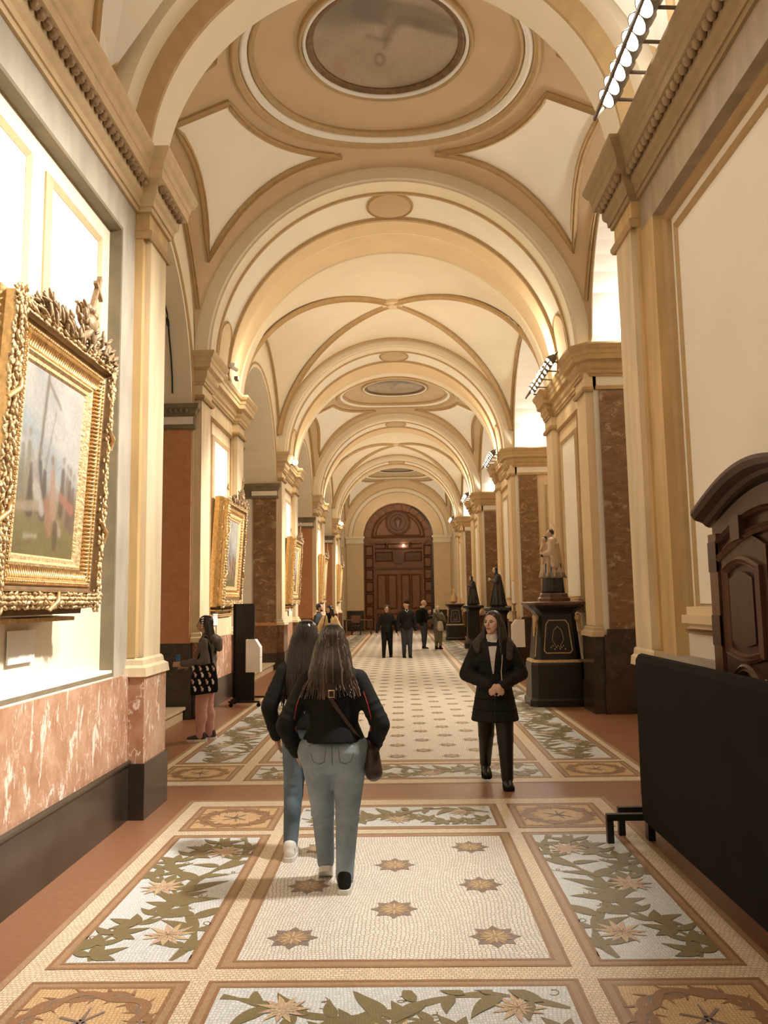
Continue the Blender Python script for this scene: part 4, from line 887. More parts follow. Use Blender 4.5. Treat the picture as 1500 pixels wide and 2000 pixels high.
# ------------------------------------------------------------------ black partition beside the cabinet
t = thing('cloth_screen', 'long low black cloth covered partition screen along the right side', 'partition', (1.79, 5.78, 0)); L_ = 3.9
pr = [(-.045, .16), (-.05, .22), (-.05, 1.20), (-.045, 1.27), (-.025, 1.305), (0, 1.315), (.025, 1.305), (.045, 1.27), (.05, 1.20), (.05, .22), (.045, .16)]
MB().grid([[(x, y, z) for x, z in pr] for y in (0, -L_)]).add([(x, 0, z) for x, z in pr], [tuple(range(11))]).add([(x, -L_, z) for x, z in pr], [tuple(range(11))]).add([(-.045, 0, .16), (.045, 0, .16), (.045, -L_, .16), (-.045, -L_, .16)], [(0, 1, 2, 3)]).build('screen_panel', 'bfab', t)
for y, x in ((.02, -.30), (.20, -.17)): 
    fm = MB().box(x, .33, y - .022, y + .022, .155, .20).box(x, x + .045, y - .022, y + .022, 0, .16).box(.29, .33, y - .022, y + .022, 0, .16); fm.build('foot_bar', 'bmet', t)
for y in (-3.8,): MB().box(-.26, .33, y - .022, y + .022, .12, .16).box(-.26, -.22, y - .022, y + .022, 0, .16).box(.29, .33, y - .022, y + .022, 0, .16).build('foot_bar', 'bmet', t)
MB().box(.0, .05, .05, .12, .0, 1.22).build('screen_post', 'bmet', t)

# ------------------------------------------------------------------ walnut cabinet with an arched top
t = thing('arched_cabinet', 'dark walnut cabinet with arched cornice and shaped panels behind the black screen', 'cabinet', (2.0, 4.90, 0)); CW = 1.55; CH = 2.14
ca = lambda u: CH + .17 * math.sin(PI * min(1, max(0, u / CW)))
f = lambda u, v, d: (-d, -u, v)
out = [(0, 0), (CW, 0), (CW, CH)] + [(CW - CW * i / 20, ca(CW - CW * i / 20)) for i in range(1, 20)] + [(0, CH)]
MB().prism(out, f, -.14, .0).build('cabinet_body', 'dwood', t)
cr = [(-.05 + (CW + .1) * i / 24, CH + .20 * math.sin(PI * i / 24) ** 1.0) for i in range(25)]; P_ = []
for u, v in cr: P_.append([f(u, v + b, a) for a, b in ((-.14, 0), (.0, 0), (.02, .01), (.04, .03), (.09, .05), (.11, .08), (.11, .10), (-.14, .10))])
m_ = MB().grid(P_); m_.f += [tuple(range(8)), tuple(8 * 24 + i for i in range(8))]; m_.build('arched_cornice', 'dwood', t)
for u in (0, CW - .12): MB().prism([(u, 0), (u + .12, 0), (u + .12, CH - .05), (u, CH - .05)], f, 0, .03).build('corner_post', 'dwood_l', t); MB().prism([(u + .0, 1.42), (u + .12, 1.42), (u + .12, 1.60), (u, 1.60)], f, .02, .036).build('post_block', 'dwood', t); MB().prism([(u + .0, 1.86), (u + .12, 1.86), (u + .12, 2.04), (u, 2.04)], f, .02, .036).build('post_block', 'dwood', t)
def shaped(u0, u1, z0, z1, top=.06, bot=.04, n=10):
    return [(u0 + (u1 - u0) * i / n, z0 + bot * math.sin(PI * i / n)) for i in range(n + 1)] + [(u1 + (u0 - u1) * i / n, z1 + top * math.sin(PI * i / n)) for i in range(n + 1)]
for u0 in (.17, .80):
    d = MB().prism(shaped(u0, u0 + .58, .1, 1.98, .08 if u0 < .5 else .06, 0), f, 0, .025).build('cabinet_door', 'dwood', t)
    for z0, z1, tp, bt in ((1.40, 1.86, .05, -.03), (.18, 1.20, .12, -.02)):
        s_ = shaped(u0 + .08, u0 + .50, z0, z1, tp, bt); poly_mould(MB(), lambda a, b, c: f(a, b, c + .024), s_, .05, .035).build('door_moulding', 'dwood_l', d)
        MB().prism(shaped(u0 + .14, u0 + .44, z0 + .06, z1 - .05, tp * .8, bt * .8), f, .024, .045).build('raised_panel', 'dwood', d)
    if u0 < .5: MB().ell(f(u0 + .54, 1.25, .05), (.012, .02, .035), 8, 6).build('keyhole_plate', 'gold2', d, smooth=True)
for dz, ww in ((.0, .05), (.10, .03)): poly_mould(MB(), lambda a, b, c: f(a, b, c + .0), [(.14 + 1.27 * i / 20, 1.94 + dz + .14 * math.sin(PI * i / 20)) for i in range(21)], ww, .05, False).build('arched_moulding', 'dwood_l', t)
MB().prism([(.40, 2.02), (.52, 2.03), (.52, 2.16), (.40, 2.15)], f, .0, .06).build('carved_block', 'dwood', t)

# ------------------------------------------------------------------ black panel stand and donation boxes
t = thing('panel_stand', 'tall black free standing display panel on wheeled feet, left side', 'display stand', (-2.55, 13.55, 0))
MB().box(-.20, .12, -.03, .03, .05, 1.70).build('display_panel', 'bmet', t); MB().box(-.24, -.2, -.04, .04, .02, 1.70).build('panel_edge', 'bfab', t)
for y in (-.28, .42):
    MB().box(-.26, .26 + (y > 0) * .12, y - .02, y + .02, .07, .10).build('foot_bar', 'bmet', t); MB().ell((.24 + (y > 0) * .12, y, .035), (.035, .02, .035), 12, 8).build('castor', 'bfab', t, smooth=True); MB().ell((-.22, y, .035), (.035, .02, .035), 12, 8).build('castor', 'bfab', t, smooth=True)
MB().box(-.22, -.18, -.3, .44, .10, .13).build('cross_bar', 'bmet', t)
def donation(x, y, z0, z1, lb, w=.15, col='boxw', rz=0):
    t = thing('donation_box', lb, 'box', (x, y, z0), rz, 'white donation boxes'); h = z1 - z0
    o = [(-w, 0), (w, 0), (w, h - .13), (w * .3, h), (-w, h)]; MB().prism(o, lambda a, b, d: (a, d, b), -.10, .10).build('box_body', col, t); MB().box(-w * .8, w * .1, -.02, .02, h, h + .003).build('coin_slot', 'bmet', t); MB().box(w * .96, w + .004, -.09, .09, h - .30, h - .29).build('door_seam', 'grey', t); return t
donation(-2.42, 13.44, .56, 1.10, 'tall white donation box fixed to the black display panel', .12)
MB().box(-.16, .0, .04, .10, .2, .5).build('box_bracket', 'bmet', [o for o in bpy.data.objects if o.name.startswith('donation_box')][0])

# ------------------------------------------------------------------ statues
def drape(mb, c, z0, z1, r0, r1, folds=9, amp=.12, sy=.8, n=48, m=14, ph=0, lean=(0, 0)):
    P_ = []
    for i in range(m + 1):
        t_ = i / m; r = r0 + (r1 - r0) * (t_ ** .8); z = z0 + (z1 - z0) * t_; a_ = amp * (1 - t_) + .02
        P_.append([(c[0] + lean[0] * t_ + r * (1 + a_ * math.sin(folds * q * 2 * PI / n + ph + t_ * 1.2)) * math.cos(2 * PI * q / n), c[1] + lean[1] * t_ + r * (1 + a_ * math.sin(folds * q * 2 * PI / n + ph)) * sy * math.sin(2 * PI * q / n), z) for q in range(n)])
    b0 = len(mb.v); mb.grid(P_, False, True); mb.f.append(tuple(b0 + q for q in reversed(range(n)))); mb.f.append(tuple(b0 + m * n + q for q in range(n))); return mb
def remesh(mb_list, name, mat, parent, vox, sm=4, loc=None, deci=None):
    """fuse overlapping closed shapes into one continuous surface"""
    mb = MB()
    for q in mb_list: mb.add(q.v, q.f)
    me = bpy.data.meshes.new('tmp'); me.from_pydata(mb.v, [], mb.f); me.update(); o = bpy.data.objects.new('tmp', me); COL.objects.link(o)
    import bmesh
    bm = bmesh.new(); bm.from_mesh(me); bmesh.ops.recalc_face_normals(bm, faces=bm.faces); bm.to_mesh(me); bm.free()
    r = o.modifiers.new('r', 'REMESH'); r.mode = 'VOXEL'; r.voxel_size = vox; r.use_smooth_shade = True
    if sm: s_ = o.modifiers.new('s', 'SMOOTH'); s_.factor = .5; s_.iterations = sm
    dg = bpy.context.evaluated_depsgraph_get(); dg.update(); nm = bpy.data.meshes.new_from_object(o.evaluated_get(dg)); bpy.data.objects.remove(o); bpy.data.meshes.remove(me)
    nm.name = name; nm.materials.clear(); nm.materials.append(M[mat] if isinstance(mat, str) else mat); nm.polygons.foreach_set('use_smooth', [True] * len(nm.polygons))
    if name == 'RAW': return nm
    return link(name, nm, parent, loc)
M['robe_black'] = plain('black_robe', (.022, .022, .022), .28, var=.3, scale=8); M['robe_white'] = plain('white_robe', (.55, .42, .30), .5, var=.15, scale=10); M['lace'] = plain('grey_lace', (.26, .22, .17), .7, var=.4, scale=60, bs=.5)
M['face_paint'] = plain('painted_flesh', (.62, .42, .30), .4, var=.05); M['hair_paint'] = plain('painted_hair', (.07, .045, .03), .5); M['pedblack'] = plain('ebonised_wood', (.013, .011, .009), .34, var=.3, scale=5)
def octo(w, d, c): return [(-w, -d + c), (-w + c, -d), (w - c, -d), (w, -d + c), (w, d - c), (w - c, d), (-w + c, d), (-w, d - c)]
def gold_pedestal(x, y, lb, hgt=1.66, sc=1.0, rz=0):
    t = thing('gilt_pedestal', lb, 'pedestal', (x, y, 0), rz, 'black and gold pedestals'); t.scale = (sc, sc, hgt / 1.66)
    def stack(lv):
        P_ = [[(px * 1.0, py * 1.0, z) for px, py in octo(w, w * .85, c)] for w, c, z in lv]; mb = MB().grid(P_, False, True); mb.f += [tuple(range(8)), tuple((len(lv) - 1) * 8 + i for i in range(8))]; return mb
    fixn(stack([(.50, .10, 0), (.50, .10, .10), (.47, .10, .13), (.46, .10, .66), (.44, .10, .69)]).build('pedestal_base', 'pedblack', t))
    fixn(stack([(.45, .10, .69), (.455, .10, .70), (.43, .10, .73), (.40, .10, .735)]).build('gold_band', 'gold2', t))
    fixn(stack([(.40, .10, .73), (.33, .09, 1.46)]).build('pedestal_shaft', 'pedblack', t))
    fixn(stack([(.33, .09, 1.46), (.36, .09, 1.50), (.40, .10, 1.53), (.46, .10, 1.57), (.47, .10, 1.60)]).build('pedestal_cornice', 'pedblack', t))
    fixn(stack([(.47, .10, 1.60), (.50, .10, 1.615), (.50, .10, 1.645), (.46, .1, 1.66)]).build('pedestal_top', 'dwood_l', t))
    fn = lambda u, v, d: (u * (1 - .10 * (v - .73)), -(.40 - .07 * (v - .73) / .73) * .85 - d, v)
    pn = [(-.20, .84), (-.24, .88), (-.20, 1.30), (-.15, 1.36), (.15, 1.36), (.20, 1.30), (.24, .88), (.20, .84)]
    fixn(poly_mould(MB(), fn, pn, .018, .012).build('gold_line', 'gold2', t)); ds = MB()
    for s in (-1, 1): ds.tube([fn(s * .02, .92, .006), fn(s * .10, 1.05, .006), fn(s * .07, 1.2, .006), fn(0, 1.26, .006)], .004, 5)
    for i in range(9): ds.ell(fn(-.12 + .03 * i, .93 + .03 * math.sin(i * 2.1), .008), (.012, .006, .012), 6, 4)
    ds.build('gold_ornament', 'gold2', t)
    for s in (-1, 1):
        x0 = s * .36; vv = MB()
        for k in range(3): vv.tube([(x0 + s * (.045 - .014 * k) * math.cos(a_ * .5), -.27 - .005 * k, 1.40 + (.055 - .016 * k) * math.sin(a_ * .5)) for a_ in range(0, 13)], .012, 6)
        vv.ell((x0, -.27, 1.40), (.05, .04, .06), 10, 8); vv.tube([(x0, -.27, 1.36), (x0 + s * .03, -.29, 1.22), (x0 + s * .04, -.30, 1.1)], [.04, .022, .012], 8); vv.build('gilt_volute', 'gold2', t, smooth=True); MB().tube([(x0 - s * .02, -.31, 1.3), (x0 + s * .035, -.335, .78)], .009, 5).build('gold_line', 'gold2', t)
    return t
def dark_pedestal(x, y, lb, w=.27, h=1.48):
    t = thing('dark_pedestal', lb, 'pedestal', (x, y, 0), 0, 'plain dark wooden pedestals')
    def st(lv):
        P_ = [[(px, py, z) for px, py in octo(q, q, q * .29)] for q, z in lv]; mb = MB().grid(P_, False, True); mb.f += [tuple(range(8)), tuple((len(lv) - 1) * 8 + i for i in range(8))]; return mb
    fixn(st([(w * 1.15, 0), (w * 1.15, .18), (w * 1.0, .26), (w * .78, .34)]).build('pedestal_base', 'pedblack', t)); fixn(st([(w * .78, .34), (w * .72, h - .22)]).build('pedestal_shaft', 'pedblack', t)); fixn(st([(w * .72, h - .22), (w * .8, h - .16), (w * 1.0, h - .11), (w * 1.22, h - .09), (w * 1.25, h - .06), (w * 1.22, h - .01), (w * 1.1, h)]).build('pedestal_top', 'pedblack', t)); return t
def figure_head(t, c, r, facing=-1, hair='hair_paint', skin='face_paint', hood=None, vox=None):
    """small carved head looking along facing (angle)"""
    ca_, sa_ = math.cos(facing), math.sin(facing); Q = lambda x, y, z: (c[0] + (x * ca_ - y * sa_) * r, c[1] + (x * sa_ + y * ca_) * r, c[2] + z * r); Rz = Matrix.Rotation(facing, 3, 'Z')
    h = [MB().ell(Q(0, 0, .1), (r * .95, r * .78, r * 1.05), 14, 10, Rz), MB().ell(Q(.25, 0, -.5), (r * .62, r * .55, r * .62), 12, 8, Rz), MB().cap2(Q(.85, 0, .15), Q(1.12, 0, -.12), r * .10, r * .15), MB().ell(Q(.72, 0, -.72), (r * .22, r * .3, r * .2), 8, 6, Rz), MB().cap2(Q(-.1, 0, -.6), Q(-.15, 0, -1.5), r * .42, r * .5), MB().ell(Q(.83, 0, -.42), (r * .13, r * .26, r * .1), 8, 6, Rz)]
    remesh(h, 'head', skin, t, vox or r * .13, 2)
    for s in (-1, 1): MB().ell(Q(.86, s * .33, .08), (r * .08, r * .12, r * .07), 8, 6).build('eye', 'eye', t)
    if hood: remesh([MB().ell(Q(-.30, 0, .24), (r * 1.0, r * .98, r * 1.12), 16, 10, Rz), MB().cap2(Q(-.4, 0, 0), Q(-.5, 0, -1.9), r * .72, r * 1.0)], 'veil', hood, t, r * .16, 3)
    else: MB().ell(Q(-.22, 0, .33), (r * 1.0, r * .92, r * .95), 16, 10, Rz).build('hair', hair, t, smooth=True)
F_ = PI + .45   # statues look across the nave towards the left
# priest holding a child, on the near gilt pedestal
gold_pedestal(2.585, 13.18, 'largest black and gold pedestal, under the priest statue on the right', sc=.95)
t = thing('priest_statue', 'painted statue of a robed priest holding a child, white surplice over black cassock', 'statue', (2.60, 13.18, 1.66), 0, None)
fixn(MB().lathe([(0, 0), (.27, 0), (.27, .05), (.24, .07), (.23, .12), (.21, .14), (0, .14)], 8, rotf=PI / 8).build('statue_base', 'dwood_l', t)); fixn(drape(MB(), (0, 0), .14, .62, .185, .16, 10, .06, .8).build('cassock', 'robe_black', t, smooth=True)); fixn(drape(MB(), (0, 0), .40, .98, .205, .12, 11, .13, .8).build('surplice', 'robe_white', t, smooth=True)); fixn(drape(MB(), (0, 0), .385, .47, .212, .20, 11, .13, .8, m=3).build('lace_hem', 'lace', t, smooth=True))
remesh([MB().cap2((0, 0, .85), (0, 0, 1.0), .12, .10, fl=1.0), MB().cap2((-.02, -.11, 1.0), (-.03, -.15, .80), .055, .07), MB().cap2((-.03, -.15, .80), (-.15, -.04, .78), .06, .045), MB().cap2((-.0, .11, 1.0), (-.03, .14, .82), .055, .07), MB().cap2((-.03, .14, .82), (-.15, .03, .80), .06, .045), MB().cap2((-.0, -.15, .80), (.01, -.15, .6), .06, .07), MB().cap2((.0, .14, .8), (.02, .15, .62), .06, .07)], 'sleeves', 'robe_white', t, .014, 4)
figure_head(t, (-.02, 0, 1.13), .062, F_); remesh([MB().cap2((-.13, 0, .95), (-.13, 0, .80), .045, .06), MB().ell((-.13, -.02, 1.03), (.042, .042, .05)), MB().cap2((-.13, -.03, .78), (-.17, -.06, .62), .035, .02), MB().cap2((-.12, .03, .78), (-.14, .02, .60), .035, .02), MB().cap2((-.15, -.03, .93), (-.20, -.05, .84), .022, .018)], 'child_figure', 'face_paint', t, .012, 3)
MB().ell((-.115, -.01, 1.055), (.045, .043, .042)).build('child_hair', 'hair_paint', t, smooth=True); MB().tube([(-.0 + .07 * math.cos(a_ / 20 * 2 * PI), .02, 1.20 + .11 * math.sin(a_ / 20 * 2 * PI)) for a_ in range(21)], .004, 5).build('halo_ring', 'gold2', t); MB().ell((-.17, -.05, .76), (.03, .03, .03)).build('dark_glove', 'robe_black', t)
def nun(x, y, z, h, lb, cat='statue', seed=0):
    t = thing('robed_statue', lb, cat, (x, y, z)); k = h / 1.05; t.scale = (k, k, k)
    MB().box(-.19, .17, -.17, .17, 0, .03).build('statue_base', 'pedblack', t); fixn(drape(MB(), (.02, 0),   .03, .70, .20, .105, 9, .18, .8, ph=seed, lean=(-.01, 0)).build('habit', 'robe_black', t, smooth=True))
    remesh([MB().cap2((0, 0, .62), (0, 0, .80), .10, .085), MB().cap2((-.0, -.10, .80), (-.04, -.13, .64), .042, .05), MB().cap2((-.04, -.14, .64), (-.17, -.03, .68), .055, .035), MB().cap2((0, .11, .82), (-.04, .14, .64), .05, .06), MB().cap2((-.04, .14, .64), (-.17, .03, .70), .055, .035), MB().cap2((.03, 0, .78), (.08, 0, .25), .085, .13)], 'mantle', 'robe_black', t, .015, 4)
    figure_head(t, (-.05, 0, .955), .066, F_, hood='robe_black'); remesh([MB().ell((-.20, 0, .72), (.035, .02, .045)), MB().cap2((-.17, -.02, .69), (-.21, -.005, .74), .02, .014), MB().cap2((-.17, .02, .69), (-.21, .005, .75), .02, .014)], 'praying_hands', 'face_paint', t, .007, 2)
    fixn(MB().prism([(-.06, .10), (.03, .08), (.02, .62), (-.05, .62)], lambda a, b, d: (-.02 - .16 + .05 * (b - .1) + a * .1, a, b), 0, .02).build('white_scapular', 'robe_white' if seed else 'robe_black', t)); return t
dark_pedestal(2.70, 21.55, 'dark wooden pedestal just behind the walking woman, under the hooded statue', .30, 1.49); nun(2.70, 21.55, 1.49, 1.10, 'tall black hooded statue with praying hands on the dark pedestal', seed=0)
dark_pedestal(2.64, 28.3, 'dark wooden pedestal under the smaller statue in a black cloak', .29, 1.50); nun(2.64, 28.3, 1.50, 1.05, 'smaller statue in black cloak and pale shirt beside the fourth pier', seed=2)
gold_pedestal(2.38, 34.0, 'smaller black and gold pedestal farthest down the nave', 1.54, .82)
t = thing('gilt_statuette', 'small gilded figure group on the farthest pedestal', 'statue', (2.34, 34.0, 1.565)); remesh([MB().ell((0, 0, .08), (.16, .13, .09)), MB().cap2((0, 0, .1), (.03, 0, .42), .12, .07), MB().ell((.03, 0, .53), (.05, .05, .065)), MB().cap2((.04, -.06, .42), (-.10, -.08, .50), .035, .022), MB().cap2((.0, .06, .40), (.12, .08, .28), .035, .025), MB().ell((-.10, -.08, .56), (.04, .04, .05)), MB().cap2((-.03, 0, .3), (-.15, -.02, .16), .05, .03), MB().ell((.12, .05, .2), (.06, .05, .08))], 'gilded_figure', 'gold2', t, .015, 1); MB().tube([(.0, 0, .5), (.02, 0, .66), (-.03, 0, .70)], .01, 5).build('gilded_rays', 'gold2', t)
# candlestick and white box by the third pier
t = thing('tall_candle', 'tall white candle in a dark holder beside the hooded statue', 'candle', (2.86, 19.6, 0)); MB().lathe([(0, 1.10), (.05, 1.10), (.05, 1.38), (.075, 1.40), (.03, 1.42), (.03, 1.55), (.06, 1.58), (.06, 1.6), (0, 1.6)], 16).build('candle_holder', 'bronze', t, smooth=30); MB().lathe([(0, 1.6), (.032, 1.6), (.03, 2.12), (.008, 2.14), (0, 2.14)], 16).build('candle', 'boxw', t, smooth=30); MB().tube([(0, 0, 2.14), (.0, 0, 2.18)], .004, 5).build('wick', 'bmet', t); MB().box(-.12, .12, -.1, .1, 0, .06).box(-.02, .02, -.02, .02, .06, 1.1).build('candle_stand', 'bmet', t)
t = donation(2.86, 19.1, .57, 1.22, 'white donation box with cut corner behind the walking woman', .15, 'boxw', PI); MB().box(-.03, .03, .0, .06, -.57, .02).box(-.12, .12, -.1, .1, -.57, -.54).build('box_post', 'bmet', t)
# desk and chair left of the door
t = thing('desk', 'small desk left of the great wooden door', 'table', (-2.15, 41.0, 0)); MB().box(-.75, .75, -.35, .35, .72, .76).build('desk_top', 'dwood_l', t)
for x in (-.68, .68):
    for y in (-.3, .3): MB().box(x - .03, x + .03, y - .03, y + .03, 0, .72).build('leg', 'dwood', t)
t = thing('desk_chair', 'dark chair with pale back pushed to the desk by the door', 'chair', (-2.2, 40.35, 0)); MB().box(-.24, .24, -.22, .22, .43, .48).build('seat', 'dwood', t); MB().box(-.24, .24, -.26, -.22, .62, .98).build('backrest', 'dwood_l', t)
for x in (-.22, .22):
    for y in (-.24, .2): MB().box(x - .02, x + .02, y - .02, y + .02, 0, .43 if y > 0 else .7).build('leg', 'bmet', t)
# ------------------------------------------------------------------ people
from mathutils.bvhtree import BVHTree
def V3(*a): return Vector(a)
def bvh(o): 
    me = o.data; return BVHTree.FromPolygons([v.co.copy() for v in me.vertices], [tuple(p.vertices) for p in me.polygons])
def on_surface(tree, p, d, off=.004):
    h = tree.ray_cast(Vector(p) - Vector(d) * 1.5, Vector(d)); return (h[0] - Vector(d) * off) if h[0] is not None else Vector(p)
def hand_parts(w, d, pn, k=1.0, curl=.5, side=1, nf=5):
    """palm and five fingers; w wrist, d pointing direction, pn palm normal"""
    d = Vector(d).normalized(); pn = Vector(pn); pn = (pn - d * pn.dot(d)).normalized(); s = d.cross(pn).normalized() * side; w = Vector(w); out = []
    out.append(MB().cap2(w, w + d * .035 * k, .024 * k, .027 * k)); out.append(MB().cap2(w + d * .03 * k, w + d * .078 * k, .034 * k, .038 * k, 14, .42, pn))
    for i, (o, L) in enumerate(((.030, .068), (.011, .076), (-.010, .070), (-.029, .055))):
        a = w + d * .085 * k + s * o * k; q = a; r = .0088 * k; dd = d.copy()
        for j, f in enumerate((.45, .32, .23)):
            dd = (Matrix.Rotation(curl * (.5 + .25 * j), 3, s * side) @ dd) if True else dd; e = q + dd * L * f * k; out.append(MB().cap2(q, e, r, r * .92, 8)); q = e; r *= .92
    a = w + d * .03 * k + s * .03 * k; b = a + (d * .6 + s * .65 + pn * .25).normalized() * .038 * k; c = b + (d * .9 + s * .15 + pn * .35).normalized() * .032 * k; out += [MB().cap2(a, b, .013 * k, .011 * k, 8), MB().cap2(b, c, .011 * k, .009 * k, 8)]
    return out
def hd(c, r, hy=0, tilt=0):
    Rz = Matrix.Rotation(hy, 3, 'Z') @ Matrix.Rotation(tilt, 3, 'X'); return Rz, (lambda x, y, z: Vector(c) + Rz @ Vector((x * r, y * r, z * r)))
def head_parts(c, r, hy=0, tilt=0):
    """face looks along -Y before the turn; r = half head height"""
    Rz, Q = hd(c, r, hy, tilt); E = lambda p, q, n=14, m=10: MB().ell(Q(*p), (q[0] * r, q[1] * r, q[2] * r), n, m, Rz)
    return [E((0, .08, .22), (.66, .80, .76), 18, 12), E((0, -.12, -.12), (.56, .60, .68), 16, 12), E((0, -.28, -.52), (.42, .42, .40)), E((0, -.50, -.78), (.20, .18, .16), 10, 8), MB().cap2(Q(0, -.72, .12), Q(0, -.92, -.20), r * .075, r * .12), E((0, -.86, -.24), (.15, .10, .08), 10, 8),
            E((0, -.74, -.42), (.22, .10, .06), 10, 6), E((0, -.70, -.53), (.19, .10, .07), 10, 6), E((.36, -.42, -.12), (.20, .22, .20)), E((-.36, -.42, -.12), (.20, .22, .20)), E((.27, -.62, .16), (.22, .12, .06), 10, 6), E((-.27, -.62, .16), (.22, .12, .06), 10, 6),
            E((.66, .08, -.05), (.07, .16, .22), 10, 8), E((-.66, .08, -.05), (.07, .16, .22), 10, 8)]
def face_bits(t, c, r, hy=0, tilt=0, brow='eye', specs=False):
    Rz, Q = hd(c, r, hy, tilt)
    for s in (-1, 1):
        MB().ell(Q(s * .27, -.645, .02), (r * .125, r * .075, r * .062), 10, 8, Rz).build('eye', 'eyew', t, smooth=True); MB().ell(Q(s * .27, -.705, .02), (r * .058, r * .03, r * .056), 10, 8, Rz).build('iris', 'eye', t, smooth=True)
        MB().tube([Q(s * .14, -.72, .17), Q(s * .28, -.74, .22), Q(s * .42, -.62, .17)], r * .032, 6).build('eyebrow', brow, t); MB().tube([Q(s * .15, -.70, .055), Q(s * .27, -.73, .085), Q(s * .40, -.64, .05)], r * .02, 6).build('eyelid', brow, t)
        if specs: MB().tube([Q(s * .27 + .17 * math.cos(i * .52), -.78, .02 + .13 * math.sin(i * .52)) for i in range(13)] + [Q(s * .66, .0, .05)], r * .025, 5).build('spectacles', 'bmet', t)
    MB().tube([Q(-.19, -.76, -.46), Q(-.07, -.83, -.44), Q(0, -.84, -.455), Q(.07, -.83, -.44), Q(.19, -.76, -.46)], [r * .02, r * .045, r * .04, r * .045, r * .02], 8).build('lips', 'lip', t, smooth=True); MB().tube([Q(-.16, -.75, -.50), Q(0, -.81, -.52), Q(.16, -.75, -.50)], [r * .02, r * .055, r * .02], 8).build('lips', 'lip', t, smooth=True)
def shoe(t, p, yaw, mat='bfab', sole='bfab', L=.26, pitch=0, boot=0, name='shoe'):
    Rm = Matrix.Translation(p) @ Matrix.Rotation(yaw, 4, 'Z') @ Matrix.Rotation(pitch, 4, 'X'); q = [MB().cap2((0, .035, .055), (0, -L * .30, .045), .042, .038, 14), MB().cap2((0, -L * .25, .04), (0, -L * .58, .034), .042, .030, 14, 1.15, (1, 0, 0)), MB().cap2((0, .03, .06), (0, .02, .10 + boot), .042, .045 + boot * .08)]
    for a in q: a.xf(Rm)
    o = remesh(q, name, mat, t, .009, 3); s = [((.047 if -L * .62 < y < .06 else .026) * (1.05 if y < -.06 else .9), y) for y in (.083, .05, .0, -.08, -L * .4, -L * .55, -L * .68)]
    out = [(w, y) for w, y in s] + [(-w, y) for w, y in reversed(s)]; fixn(MB().prism(out, lambda a, b, d: (a, b, d), 0.0, .032).xf(Rm).build('sole', sole, o, smooth=False)); return o
